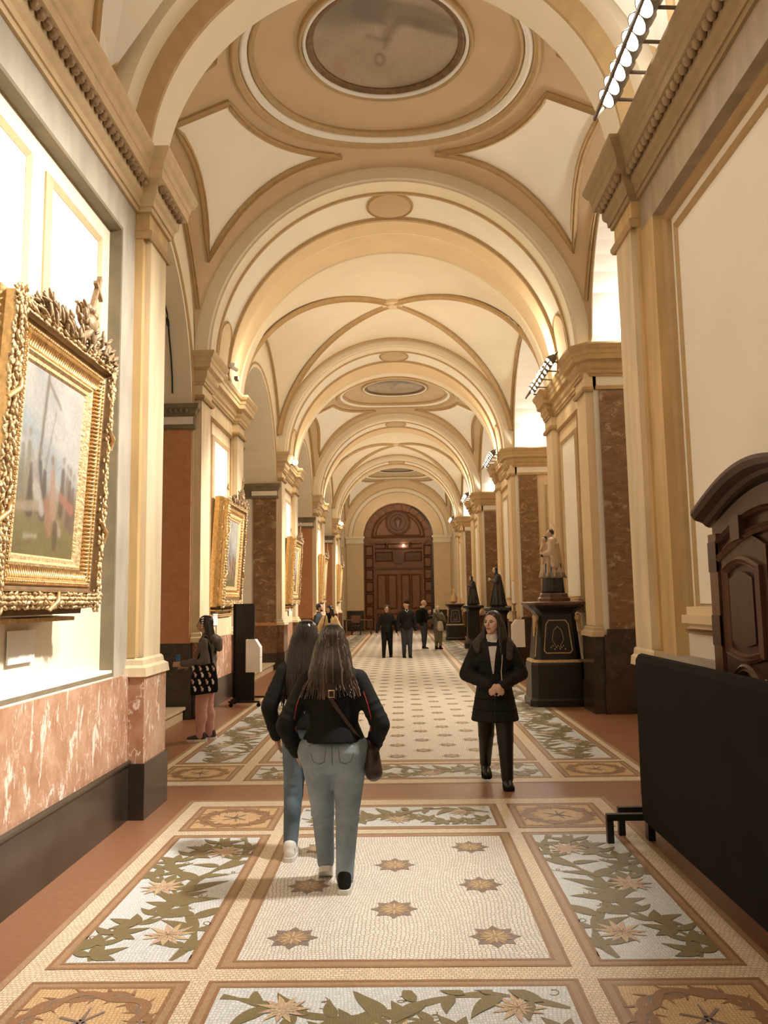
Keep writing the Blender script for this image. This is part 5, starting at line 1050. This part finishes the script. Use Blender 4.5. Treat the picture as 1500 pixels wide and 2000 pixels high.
def person(label, loc, rz, H=1.6, hipw=1.0, torso=1.0, legs=None, arms=None, hy=0, ht=0, vox=.011, skin='skin', trousers='bfab', hemz=.035, jacket='bfab', jz=.50, jr=1.0, cloth_vox=.014, slv=1.0, shoes=None, group=None, jflare=1.0, leg_r=1.0, hands=True, jacket_name='jacket', curl=.4, shoulder=1.0, seat=1.0):
    t = thing('person', label, 'person', loc, rz, group); h = H
    hc = V3(0, 0, .525 * h); hip = {s: V3(s * .048 * h * hipw, 0, .50 * h) for s in (-1, 1)}
    legs = legs or {-1: (0, 0, 0), 1: (0, 0, 0)}     # (ankle x shift, ankle y shift, ankle lift)
    K, A = {}, {}
    for s in (-1, 1):
        dx, dy, dz = legs[s][:3]; A[s] = V3(s * .050 * h + dx, dy, .050 * h + dz); m = (hip[s] + A[s]) / 2; K[s] = V3(m.x, m.y - (.012 * h + .3 * dz + legs[s][3] if len(legs[s]) > 3 else .012 * h + .3 * dz), .275 * h + .35 * dz)
    sh = {s: V3(s * .094 * h * shoulder, .01, .787 * h) for s in (-1, 1)}; arms = arms or {}
    EL, WR = {}, {}
    for s in (-1, 1):
        e, w_ = arms.get(s, ((s * .15, .02, .62), (s * .155, -.03, .475))); EL[s] = V3(e[0], e[1], e[2]) * h; WR[s] = V3(w_[0], w_[1], w_[2]) * h
    hr = .068 * h; hcn = V3(0, -.018 * h, h - hr * 1.0)
    B = [MB().cap2(hc, V3(0, 0, .60 * h), .075 * h, .062 * h, 16, .72, (0, 1, 0)), MB().cap2(V3(0, 0, .60 * h), V3(0, 0, .745 * h), .064 * h, .082 * h, 16, .70, (0, 1, 0)), MB().cap2(sh[-1] * .92 + V3(0, 0, 0), sh[1] * .92, .036 * h, .036 * h), MB().cap2(V3(0, .01, .80 * h), V3(0, -.012 * h, .885 * h), .036 * h, .031 * h)]
    for s in (-1, 1):
        B += [MB().cap2(hip[s], K[s], .046 * h, .030 * h), MB().cap2(K[s], A[s], .029 * h, .019 * h), MB().cap2(A[s], A[s] + V3(0, 0, -.02 * h), .017 * h, .017 * h), MB().cap2(A[s] + V3(0, 0, -.022 * h), A[s] + V3(0, -.06 * h, -.034 * h), .014 * h, .010 * h), MB().cap2(sh[s], EL[s], .028 * h, .022 * h), MB().cap2(EL[s], WR[s], .022 * h, .014 * h)]
        if hands:
            d = arms.get('d%d' % s, tuple((WR[s] - EL[s]).normalized())); B += hand_parts(WR[s], d, arms.get('n%d' % s, (-s, 0, 0)), h / 1.65, curl, arms.get('s%d' % s, s))
    B += head_parts(hcn, hr, hy, ht); body = remesh(B, 'body', skin, t, vox, 2); face_bits(t, hcn, hr, hy, ht)
    # trousers
    T = [MB().cap2(hip[-1] * 1.0 + V3(0, .012, .01 * h), hip[1] * 1.0 + V3(0, .012, .01 * h), .062 * h * hipw * seat, .062 * h * hipw * seat, 18), MB().cap2(hc, V3(0, 0, .59 * h), .080 * h * hipw, .070 * h, 18, .78, (0, 1, 0))]
    for s in (-1, 1):
        T += [MB().cap2(hip[s], K[s], .062 * h * leg_r ** .5 * (1 + .5 * (hipw - 1)), .042 * h * leg_r, 16), MB().cap2(K[s], A[s] + V3(0, .0, .02), .042 * h * leg_r, .031 * h * leg_r, 16), MB().cap2(A[s] + V3(0, .0, .04), A[s] + V3(0, .0, hemz - .05 * h + .03), .031 * h * leg_r, .032 * h * leg_r, 14)]
        cm = K[s] * .55 + A[s] * .45 + V3(0, .012, .03); T.append(MB().ell(cm, (.037 * h * leg_r, .042 * h * leg_r, .07 * h), 12, 8))
        for q in range(3): T.append(MB().lathe([(.0, -.008), (.0445 * h * leg_r, -.006), (.045 * h * leg_r, .0), (.043 * h * leg_r, .006), (0, .008)], 14).xf(Matrix.Translation(K[s] + V3(0, .004, (q - 1) * .03)) @ Matrix.Rotation(.35 * (q - 1), 4, 'X')))
    tr = remesh(T, 'trousers', trousers, t, cloth_vox, 3)
    # jacket
    z0 = jz * h; J = [MB().cap2(V3(0, .005, .60 * h), V3(0, .008, .755 * h), .078 * h * torso * jr, .092 * h * torso * jr, 20, .74, (0, 1, 0)), MB().cap2(sh[-1] * .9, sh[1] * .9, .045 * h * jr, .045 * h * jr, 16), MB().cap2(V3(0, .01, .80 * h), V3(0, 0, .845 * h), .050 * h, .040 * h)] + [MB().cap2(V3(q * .03 * h, .01, .825 * h), sh[q] * .98, .036 * h, .040 * h) for q in (-1, 1)]
    J.append(fixcap(V3(0, .006, z0), V3(0, .006, .62 * h), .094 * h * hipw * jr * jflare, .080 * h * torso * jr, .80))
    for s in (-1, 1):
        J += [MB().cap2(sh[s], EL[s], .037 * h * slv ** .5, .034 * h * slv, 16), MB().cap2(EL[s], WR[s] * .97 + EL[s] * .03, .034 * h * slv, .025 * h * slv, 16)]
        for q in range(3):
            p = EL[s].lerp(sh[s], .12 + .16 * q); J.append(MB().ell(p, (.0385 * h * slv, .0385 * h * slv, .012), 12, 6, (sh[s] - EL[s]).to_track_quat('Z', 'Y').to_matrix()))
            p = EL[s].lerp(WR[s], .2 + .22 * q); J.append(MB().ell(p, (.0345 * h * slv, .0345 * h * slv, .010), 12, 6, (WR[s] - EL[s]).to_track_quat('Z', 'Y').to_matrix()))
    jk = remesh(J, jacket_name, jacket, t, cloth_vox, 3)
    for s in (-1, 1):
        yw, mt, sl, pt, bt = (shoes or {}).get(s, (0, 'bfab', 'bfab', 0, 0)); lift = legs[s][2]; shoe(t, A[s] + V3(0, 0, -.05 * h - .0 if not lift else -.05 * h), yw, mt, sl, .155 * h, pt, bt)
    return dict(t=t, h=h, hr=hr, hc=hcn, body=body, tr=tr, jk=jk, A=A, K=K, W=WR, E=EL, S=sh)
def fixcap(p, q, rp, rq, fl):
    mb = MB(); n = 20; L = (q - p).length; P_ = []
    for t_ in (0, .02, .3, .6, 1):
        r = (rp * .97 if t_ == 0 else rp + (rq - rp) * t_); P_.append([(p.x + r * math.cos(2 * PI * j / n), p.y + fl * r * math.sin(2 * PI * j / n), p.z + L * t_) for j in range(n)])
    mb.grid(P_, False, True); mb.f.append(tuple(reversed(range(n)))); mb.f.append(tuple(4 * n + j for j in range(n))); return mb
def hair_short(p, mat, hy=0, sx=1.0):
    Rz, Q = hd(p['hc'], p['hr'], hy, 0); r = p['hr']; return remesh([MB().ell(Q(0, .20, .34), (r * .78, r * .84, r * .78), 18, 12, Rz), MB().ell(Q(0, .42, -.05), (r * .68, r * .55, r * .6), 14, 10, Rz)], 'hair', mat, p['t'], .010, 2)
def hair_long(p, mat, hy, length, width=1.0, strands=60, mat2=None, back=1.0, seed=1, front=0.0, spread=1.0, tilt=0, part=0):
    """crown cap and a curtain of locks; length in metres below the head centre"""
    Rz, Q = hd(p['hc'], p['hr'], hy, tilt); r = p['hr']; rnd = random.Random(seed); t = p['t']
    jt = bvh(p['jk']); C_ = [MB().ell(Q(0, .16 + part, .30 + part * .35), (r * .76, r * .86, r * (.80 - part * .2)), 20, 14, Rz), MB().ell(Q(0, .40, -.2), (r * .72 * width, r * .50, r * .75), 16, 10, Rz)]
    L = length
    for k in range(9):
        u = (k - 4) / 4; a = Q(u * .62, .30 + .22 * (1 - u * u), -.05); b = Vector((p['hc'].x, p['hc'].y, p['hc'].z)) + Rz @ Vector((u * r * .92 * width, r * (.52 + .3 * (1 - u * u)) * back, 0)) + V3(0, .0, -L * .55); c = b + Rz @ Vector((u * r * .15 * spread, r * .12, 0)) + V3(0, .0, -L * .40 * (1 - .2 * abs(u)))
        C_ += [MB().cap2(a, b, r * .36, r * .30, 10), MB().cap2(b, c, r * .30, r * .13, 10)]
    if front:
        for s in (-1, 1):
            a = Q(s * .62, -.05, .25); b = Q(s * .74, -.05, -.9); c = b + Rz @ Vector((s * r * .1, -r * .25, 0)) + V3(0, 0, -L * front * .6); C_ += [MB().cap2(a, b, r * .20, r * .26, 10), MB().cap2(b, c, r * .26, r * .12, 10)]
    bk = Rz @ Vector((0, 1, 0))
    def over(q):
        hh = jt.ray_cast(q + bk * .5, -bk); return hh[0] + bk * .005 if hh[0] is not None and (hh[0] - q).dot(bk) > -.2 else q
    o = remesh(C_, 'hair', mat, t, .012, 3); tree = bvh(o); A_ = MB(); B_ = MB()
    for i in range(strands):
        ang = rnd.uniform(-1.25, 1.25); pts = []; dr = Rz @ Vector((math.sin(ang), math.cos(ang), 0)); zl = p['hc'].z + r * .95; ze = p['hc'].z - L * rnd.uniform(.80, 1.16)
        for k in range(11):
            f_ = k / 10; z = zl + (ze - zl) * f_; c0 = Vector((p['hc'].x, p['hc'].y, z)) + Rz @ Vector((0, r * .25, 0)); hit = tree.ray_cast(c0 + dr * .6, -dr)
            pts.append((hit[0] + dr * .002) if hit[0] is not None else (over(pts[-1] + Rz @ Vector((math.sin(ang) * .012 * spread / 2, .002, 0)) + V3(rnd.uniform(-.006, .006), 0, (ze - zl) / 10)) if pts else c0))
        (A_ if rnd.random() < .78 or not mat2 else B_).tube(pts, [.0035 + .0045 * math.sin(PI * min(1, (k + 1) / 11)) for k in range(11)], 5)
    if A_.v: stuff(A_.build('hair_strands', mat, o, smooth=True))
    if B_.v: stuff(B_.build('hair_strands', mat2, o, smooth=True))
    return o
M['denim'] = plain('light_denim', (.27, .34, .39), .8, var=.28, scale=5, bs=.3, spec=.2); M['denim2'] = plain('blue_denim', (.13, .18, .22), .8, var=.3, scale=5, bs=.3, spec=.2); M['seam'] = plain('denim_seam', (.12, .15, .17), .8)
M['blk'] = plain('black_jacket', (.0065, .006, .0055), .8, var=.3, scale=14, bs=.4, spec=.3); M['puff'] = plain('black_padded', (.0065, .006, .0055), .7, var=.3, scale=10, bs=.5, spec=.35); M['leather'] = plain('black_leather', (.011, .010, .0095), .38, var=.3, scale=8, bs=.5)
M['hair_d'] = plain('dark_hair', (.022, .015, .011), .32, var=.5, scale=18, stretch=(6, 6, .4)); M['hair_b'] = plain('brown_hair', (.036, .024, .017), .35, var=.5, scale=18, stretch=(6, 6, .4)); M['hair_l'] = plain('light_brown_hair', (.17, .115, .08), .4, var=.3, scale=18, stretch=(6, 6, .4))  # last one: lighter brown strands mixed into the hair
M['redp'] = plain('red_piping', (.42, .04, .03), .5); M['pink'] = plain('pink_denim', (.58, .31, .27), .8, var=.1, scale=8, bs=.2); M['parka'] = plain('grey_parka', (.13, .11, .095), .7, var=.15, scale=8, bs=.3); M['yel'] = plain('cream_yellow_jacket', (.72, .55, .28), .6, var=.12, scale=10, bs=.4)
M['khaki'] = plain('khaki_cloth', (.17, .14, .09), .8, var=.2); M['olive_c'] = plain('olive_jacket', (.14, .13, .09), .7, var=.2); M['navy'] = plain('navy_cloth', (.03, .035, .045), .8); M['scarf'] = plain('pale_scarf', (.62, .52, .44), .8); M['whiteknit'] = plain('white_knit', (.66, .62, .58), .8, var=.08, scale=30, bs=.3); M['brownbag'] = plain('dark_brown_leather', (.045, .025, .018), .45, var=.3); M['fur'] = plain('olive_brown_fur', (.055, .045, .03), .9, var=.6, scale=60, bs=.9); M['blue_ph'] = plain('blue_phone', (.05, .16, .42), .3); M['whsole'] = plain('white_rubber', (.75, .72, .68), .5)
def pocket_lines(p, mat='seam'):
    tree = bvh(p['tr']); h = p['h']; mb = MB(); d = (0, -1, 0)
    def ln(pts, r=.0022): mb.tube([on_surface(tree, (x * h, 0, z * h), d, .0015) for x, z in pts], r, 5)
    ln([(0, .575), (0, .55), (0, .52), (0, .49), (0, .47)])
    for s in (-1, 1):
        ln([(s * .022, .555), (s * .06, .553), (s * .085, .548)]); ln([(s * .022, .555), (s * .026, .52), (s * .030, .485)]); ln([(s * .085, .548), (s * .080, .51), (s * .072, .487)]); ln([(s * .030, .485), (s * .05, .477), (s * .072, .487)])
    ln([(-.09, .575), (-.05, .572), (0, .570), (.05, .572), (.09, .575)]); mb.build('stitching', mat, p['tr'])

# --- the two young women walking away
g1 = person('young woman with brown hair and black jacket walking away in light blue jeans', (-.36, 4.98, 0), PI, 1.575, 1.26, 1.10, legs={-1: (.015, .06, 0), 1: (-.01, -.14, .03)}, arms={-1: ((-.185, .045, .615), (-.145, -.045, .50)), 1: ((.185, .045, .615), (.150, -.040, .50))}, trousers='denim', jacket='blk', jz=.553, jr=1.10, slv=1.12, leg_r=1.10, cloth_vox=.009, hy=-.10,
            shoes={-1: (0, 'blk', 'whsole', 0, 0), 1: (.1, 'blk', 'whsole', .55, 0)}, group='visitors strolling in the gallery', jflare=.96, shoulder=1.05, seat=1.06, hemz=.05)
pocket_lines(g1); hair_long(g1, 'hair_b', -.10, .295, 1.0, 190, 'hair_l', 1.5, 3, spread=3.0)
def piping(p, lines, mat='redp', name='red_piping', r=.0028):
    tree = bvh(p['jk']); mb = MB()
    for pts in lines: mb.tube([on_surface(tree, q, (0, -1, 0), .002) for q in pts], r, 5)
    return mb.build(name, mat, p['jk'])
piping(g1, [[(x * .01, 0, 1.195 - .00004 * x * x) for x in range(-17, 19, 3)], [(.19, 0, 1.17), (.215, 0, 1.10), (.23, 0, 1.02), (.225, 0, .93)], [(-.19, 0, 1.17), (-.215, 0, 1.10), (-.235, 0, 1.02), (-.23, 0, .93)]])
MB().ell((0, 0, 0), (.001, .001, .001))
t = thing('crossbody_bag', 'dark brown crossbody bag hanging on the right hip of the walking young woman', 'bag', (-.36, 4.98, 0), PI); tree = bvh(g1['jk'])
stp = [(-.0, 1.22), (.02, 1.16), (-.03, 1.08), (-.09, .99), (-.14, .92), (-.18, .86)]; L_ = [on_surface(tree, (x, 0, z), (0, -1, 0), .004) for x, z in stp]
MB().sweep(L_, [Vector((.75, 0, .5)).normalized()] * 6, [Vector((0, 1, 0))] * 6, [(-.03, 0), (-.03, .005), (.03, .005), (.03, 0)]).build('bag_strap', 'brownbag', t)
remesh([MB().cap2((-.235, .02, .80), (-.245, .03, .68), .045, .055, 14, 1.9, (0, 1, 0)), MB().cap2((-.22, .02, .86), (-.24, .02, .78), .02, .04)], 'bag_body', 'brownbag', t, .012, 3); rect_mould(MB(), lambda u, v, d: (u, L_[1].y + .01 + d, v), -.016, .016, 1.145, 1.185, .006, .005).build('strap_buckle', 'gold2', t)
g2 = person('young woman with long dark hair partly hidden behind the brown haired one', (-.60, 5.62, 0), PI + .05, 1.585, 1.02, 1.0, legs={-1: (-.03, .05, 0), 1: (.03, .10, .0)}, arms={-1: ((-.165, .03, .63), (-.13, -.05, .49)), 1: ((.165, .03, .63), (.14, -.05, .49))}, trousers='denim2', jacket='blk', jz=.535, jr=1.06, slv=1.08, leg_r=1.02, hy=-.15, shoes={-1: (0, 'blk', 'whsole', 0, 0), 1: (-.05, 'boxw', 'whsole', 0, 0)}, group='visitors strolling in the gallery', hemz=.075)
hair_long(g2, 'hair_d', -.15, .46, 1.15, 90, None, 1.5, 5); pocket_lines(g2)
for k in range(3): pass
hl = MB(); A = g2['A'][1]; hl.box(A.x - .034, A.x + .034, A.y + .034, A.y + .052, .055, .085); hl.build('heel_tab', 'blk', g2['t'])
# --- woman walking towards the camera
w1 = person('woman in long black padded coat walking towards the viewer with clasped hands', (.93, 7.55, 0), -.03, 1.60, 1.0, 1.0, legs={-1: (-.0, .30, .07), 1: (.01, -.06, 0)}, arms={-1: ((-.162, .01, .635), (-.035, -.135, .585)), 1: ((.162, .01, .635), (.035, -.135, .585)), 'd-1': (.8, -.35, -.35), 'd1': (-.8, -.35, -.35), 'n-1': (0, .9, -.3), 'n1': (0, .9, -.3)}, trousers='leather', jacket='puff', jz=.37, jr=1.16, jflare=1.30, slv=1.22, leg_r=1.12, hy=-.62, ht=-.08, skin='skin2', vox=.006, cloth_vox=.011, shoulder=1.02, curl=.55, jacket_name='padded_coat',
            shoes={-1: (0, 'leather', 'bfab', .25, .12), 1: (.0, 'leather', 'bfab', 0, .12)}, group='visitors strolling in the gallery', hemz=.05)
hair_long(w1, 'hair_d', -.50, .30, .95, 40, None, .9, 7, front=1.1, part=.08)
tree = bvh(w1['jk']); tt = w1['jk']
wp = [on_surface(tree, (x, 0, z), (0, 1, 0), .006) for x, z in ((-.055, 1.345), (-.035, 1.345), (-.01, 1.345), (.0, 1.28), (-.008, 1.18), (-.018, 1.08), (-.03, 1.15), (-.045, 1.26))]
MB().lathe([(.062, 1.315), (.066, 1.33), (.060, 1.36), (.056, 1.385), (.05, 1.39)], 20, (-.005, -.016), sy=.95).build('turtleneck', 'whiteknit', w1['t'], smooth=True)
vz_ = [(-.052, .032), (-.045, .030), (-.032, .024), (-.022, .016), (-.016, .006)]; zz = [1.335, 1.27, 1.20, 1.12, 1.03]
MB().grid([[on_surface(tree, (-.012 + a + (b - a) * i / 4, 0, z), (0, 1, 0), .004) for i in range(5)] for (a, b), z in zip([(-.045, .045), (-.038, .036), (-.03, .022), (-.02, .012), (-.008, .004)], zz)]).build('sweater_front', 'whiteknit', w1['t'], smooth=True)
MB().tube([on_surface(tree, (x, 0, z), (0, 1, 0), .003) for x, z in ((.075, 1.20), (.07, 1.12), (.06, 1.05), (.052, .98))], .004, 6).build('coat_zip', 'scarf', tt); MB().tube([on_surface(tree, (-.012, 0, z), (0, 1, 0), .002) for z in (1.02, .95, .88, .8, .72, .65, .6)], .004, 6).build('coat_zip', 'bmet', tt)
for z in (.70, .80, 1.04, 1.14): MB().tube([on_surface(tree, (.24 * math.cos(a_), .24 * math.sin(a_), z - .0), (-math.cos(a_), -math.sin(a_), 0), .0) for a_ in [2 * PI * i / 30 for i in range(31)]] if z < .9 else [on_surface(tree, (x / 100, 0, z), (0, 1, 0), .0) for x in range(-14, 15, 4)], .005, 6).build('quilt_seam', 'bfab', tt)
hdm = [MB().cap2((-.15, -.02, 1.30), (-.08, .06, 1.36), .045, .05), MB().cap2((.15, -.02, 1.30), (.08, .06, 1.36), .045, .05), MB().cap2((-.08, .07, 1.35), (.08, .07, 1.35), .06, .06), MB().cap2((.15, -.02, 1.30), (.14, -.09, 1.17), .045, .03), MB().cap2((-.15, -.02, 1.30), (-.15, -.07, 1.24), .045, .03)]
remesh(hdm, 'fur_hood', 'fur', w1['t'], .013, 1)
# --- girl in pink trousers, profile to the left
g3 = person('young woman in grey hooded parka and pink trousers facing the left wall', (-2.42, 10.15, 0), -PI / 2, 1.56, 1.02, 1.0, legs={-1: (.0, .04, 0), 1: (.0, -.05, 0)}, arms={-1: ((-.13, .02, .635), (-.10, -.16, .60)), 1: ((.13, .02, .635), (.10, -.17, .62))}, trousers='pink', jacket='parka', jz=.385, jr=1.10, jflare=1.05, slv=1.12, leg_r=1.14, skin='skin', hy=.12, shoes={-1: (0, 'brownbag', 'whsole', 0, 0), 1: (.1, 'brownbag', 'whsole', 0, 0)}, group='visitors strolling in the gallery', hemz=.045, jacket_name='parka', vox=.009)
hair_long(g3, 'hair_d', .12, .34, 1.05, 50, None, 1.25, 9)
remesh([MB().cap2((-.07, .10, 1.27), (.07, .10, 1.27), .055, .055), MB().cap2((0, .13, 1.24), (0, .16, 1.15), .075, .05), MB().cap2((-.09, .02, 1.29), (-.07, .09, 1.26), .04, .05), MB().cap2((.09, .02, 1.29), (.07, .09, 1.26), .04, .05)], 'parka_hood', 'parka', g3['t'], .014, 3)
Rz, Q = hd(g3['hc'], g3['hr'], .12); clp = MB()
for i in range(5): clp.ell(Q(.74 - .12 * abs(i - 1.5) * .4, -.1 - .02 * i, .75 - .28 * i), (.012, .012, .010), 8, 5).ell(Q(.72, -.22, .70 - .28 * i), (.010, .010, .008), 8, 5)
clp.build('hair_flowers', 'boxw', g3['t'])
MB().box(-.005 + .07, .075, -.40, -.33, .98, 1.06).xf(Matrix.Rotation(0, 4, 'Z')); tag(MB().box(-.028, .028, -.005, .005, 0, .085).build('mobile_phone', 'blue_ph', None, loc=(-2.42 - .385, 10.22, .985)), 'blue mobile phone held by the young woman in the grey parka', 'phone')
t = thing('tote_bag', 'black tote bag with pink and white cat prints on the parka wearer\'s shoulder', 'bag', (-2.42, 10.15, 0), -PI / 2)
B_ = MB(); P_ = []
for z, w_, d in ((.60, .16, .02), (.63, .175, .05), (.75, .17, .055), (.88, .15, .04), (.96, .12, .02)): P_.append([(-.0 + .225 + d * math.cos(2 * PI * j / 20) * 1.0, .03 + w_ * math.sin(2 * PI * j / 20), z + .02 * math.sin(2 * PI * j / 20)) for j in range(20)])
B_.grid(P_, False, True); B_.f += [tuple(reversed(range(20))), tuple(80 + j for j in range(20))]; bag = fixn(B_.build('bag_body', 'bfab', t, smooth=True)); tree = bvh(bag)
for y in (-.08, .13): MB().sweep([(.235, y, .94), (.20, y * .6 + .02, 1.10), (.165, .02 + y * .2, 1.26), (.12, .02, 1.305)], [Vector((0, 1, 0))] * 4, [Vector((1, 0, .2))] * 4, [(-.014, 0), (-.014, .005), (.014, .005), (.014, 0)]).build('bag_strap', 'bfab', t)
ct = MB(); ctw = MB(); i = 0
for r_, z in enumerate((.66, .745, .83, .905)):
    for y in ((-.10, -.01, .08, .15) if r_ % 2 else (-.07, .02, .11)):
        o_ = ct if i % 2 else ctw; i += 1; hh = on_surface(tree, (.3, y, z), (-1, 0, 0), .002)
        o_.ell(hh, (.004, .017, .026), 10, 6).ell(hh + V3(0, -.012, .028), (.004, .013, .012), 8, 5); ctw.ell(hh + V3(.002, .006, .008), (.005, .009, .010), 8, 5)
        for s in (-1, 1): o_.add([tuple(hh + V3(.002, -.012 + s * .009, .046)), tuple(hh + V3(.002, -.012 + s * .002, .034)), tuple(hh + V3(.002, -.012 + s * .013, .032))], [(0, 1, 2)])
ct.build('cat_print', 'pink', bag); ctw.build('cat_print', 'boxw', bag)
# --- distant visitors
FAR = dict(vox=.013, cloth_vox=.018, group='visitors in the distance')
m1 = person('man in dark sweatshirt with mustard hood turning to the woman in yellow', (-2.16, 21.6, 0), PI / 2 - .35, 1.66, trousers='navy', jacket='navy', jz=.5, jr=1.1, hy=.2, **FAR); hair_short(m1, 'hair_d', .2)
remesh([MB().cap2((-.10, .04, 1.36), (.10, .04, 1.36), .05, .05), MB().cap2((0, .10, 1.36), (0, .13, 1.25), .08, .05)], 'mustard_hood', 'gold2', m1['t'], .018, 3); Rz, Q = hd(m1['hc'], m1['hr'], .2); MB().ell(Q(0, -.38, -.6), (.05, .05, .035), 12, 8).build('beard', 'hair_d', m1['t'], smooth=True)
m2 = person('woman in pale yellow padded jacket and dark scarf beside the pier', (-1.83, 21.1, 0), -.1, 1.62, trousers='blk', jacket='yel', jz=.50, jr=1.16, slv=1.25, hy=-.6, arms={-1: ((-.17, .0, .63), (-.16, -.02, .49)), 1: ((.16, .0, .63), (.05, -.12, .60)), 'd1': (-.8, -.4, .1)}, skin='skin2', **FAR); hair_long(m2, 'hair_d', -.6, .26, 1, 24, None, .9, 4, front=.9)
remesh([MB().cap2((0, -.05, 1.36), (.02, -.10, 1.18), .06, .04), MB().cap2((-.05, -.02, 1.38), (.05, -.02, 1.38), .045, .045)], 'dark_scarf', 'blk', m2['t'], .015, 2); MB().tube([(-.10, -.06, 1.34), (-.12, -.12, 1.15), (-.16, -.12, .95)], .012, 6).build('bag_strap_line', 'blk', m2['t'])
m3 = person('stocky man in spectacles and black clothes walking towards the viewer', (-.36, 24.3, 0), .03, 1.57, 1.05, 1.1, legs={-1: (-.03, -.10, 0), 1: (.03, .1, .0)}, trousers='blk', jacket='blk', jz=.47, jr=1.16, slv=1.2, leg_r=1.15, arms={-1: ((-.17, .02, .62), (-.20, -.05, .48)), 1: ((.17, .02, .62), (.20, .0, .48))}, **FAR); hair_short(m3, 'hair_d'); Rz, Q = hd(m3['hc'], m3['hr'])
sp = MB()
for s in (-1, 1): sp.tube([Q(s * .27 + .18 * math.cos(i * .52), -.80, .02 + .14 * math.sin(i * .52)) for i in range(13)] + [Q(s * .66, .0, .05)], .0025, 5)
sp.build('spectacles', 'bmet', m3['t'])
m4 = person('tall man in dark beanie looking sideways at the man in spectacles', (.24, 24.0, 0), .12, 1.70, 1.0, 1.08, legs={-1: (-.0, .06, 0), 1: (.0, -.05, 0)}, trousers='navy', jacket='blk', jz=.49, jr=1.12, slv=1.15, hy=-1.1, leg_r=1.1, **FAR); Rz, Q = hd(m4['hc'], m4['hr'], -1.1); r = m4['hr']
remesh([MB().ell(Q(0, .14, .42), (r * .76, r * .86, r * .66), 18, 12, Rz), MB().ell(Q(0, .3, .85), (r * .40, r * .45, r * .42), 12, 8, Rz)], 'knitted_beanie', 'bfab', m4['t'], .014, 2); MB().tube([(-.05, -.06, 1.43), (0, -.11, 1.36), (.05, -.06, 1.43)], .012, 6).build('shirt_collar', 'whiteknit', m4['t'])
m5 = person('bald man with pale scarf and black jacket looking up to the right', (.86, 27.9, 0), 2.2, 1.71, 1.0, 1.05, legs={-1: (0, .04, 0), 1: (0, -.06, 0)}, trousers='navy', jacket='blk', jz=.48, jr=1.12, slv=1.1, hy=-.4, arms={-1: ((-.16, .02, .63), (-.14, -.10, .66)), 1: ((.16, .0, .64), (.12, -.20, .74))}, skin='skin2', shoes={-1: (0, 'blk', 'whsole', 0, 0), 1: (0, 'blk', 'whsole', 0, 0)}, **FAR)
remesh([MB().cap2((-.05, .02, 1.45), (.05, .02, 1.45), .05, .05), MB().cap2((-.03, .06, 1.47), (.04, .06, 1.47), .05, .05)], 'pale_scarf', 'scarf', m5['t'], .015, 2)
t = thing('black_backpack', 'black backpack worn by the bald man', 'bag', (.86, 27.9, 0), 2.2); remesh([MB().cap2((0, .20, 1.30), (0, .21, 1.0), .10, .12, 14, 1.3, (1, 0, 0))], 'bag_body', 'bfab', t, .02, 3)
for s in (-1, 1): MB().tube([(s * .09, .14, 1.36), (s * .10, .05, 1.42), (s * .10, -.09, 1.33), (s * .12, -.08, 1.15), (s * .13, .12, 1.05)], .014, 6).build('bag_strap', 'bfab', t)
m6 = person('short visitor in olive jacket raising a phone, seen from behind', (1.36, 27.8, 0), 2.7, 1.50, 1.0, 1.05, trousers='khaki', jacket='olive_c', jz=.45, jr=1.14, slv=1.15, leg_r=1.2, arms={-1: ((-.15, -.05, .66), (-.05, -.16, .80)), 1: ((.16, .0, .62), (.10, -.14, .60))}, hy=.0, skin='skin2', **FAR); hair_short(m6, 'scarf')
tag(MB().box(-.04, .04, -.005, .005, 0, .13).build('mobile_phone', 'card', None, loc=(1.26, 28.1, 1.26)), 'pale phone raised by the short visitor in olive', 'phone')
t = thing('shoulder_bag', 'grey shoulder bag on the back of the visitor in olive', 'bag', (1.36, 27.8, 0), 2.7); remesh([MB().cap2((-.14, .14, .92), (-.15, .15, .72), .07, .09, 14, 1.4, (1, 0, 0))], 'bag_body', 'grey', t, .02, 3); MB().tube([(.08, .08, 1.25), (.0, .15, 1.15), (-.10, .15, .95)], .012, 6).build('bag_strap', 'bfab', t)
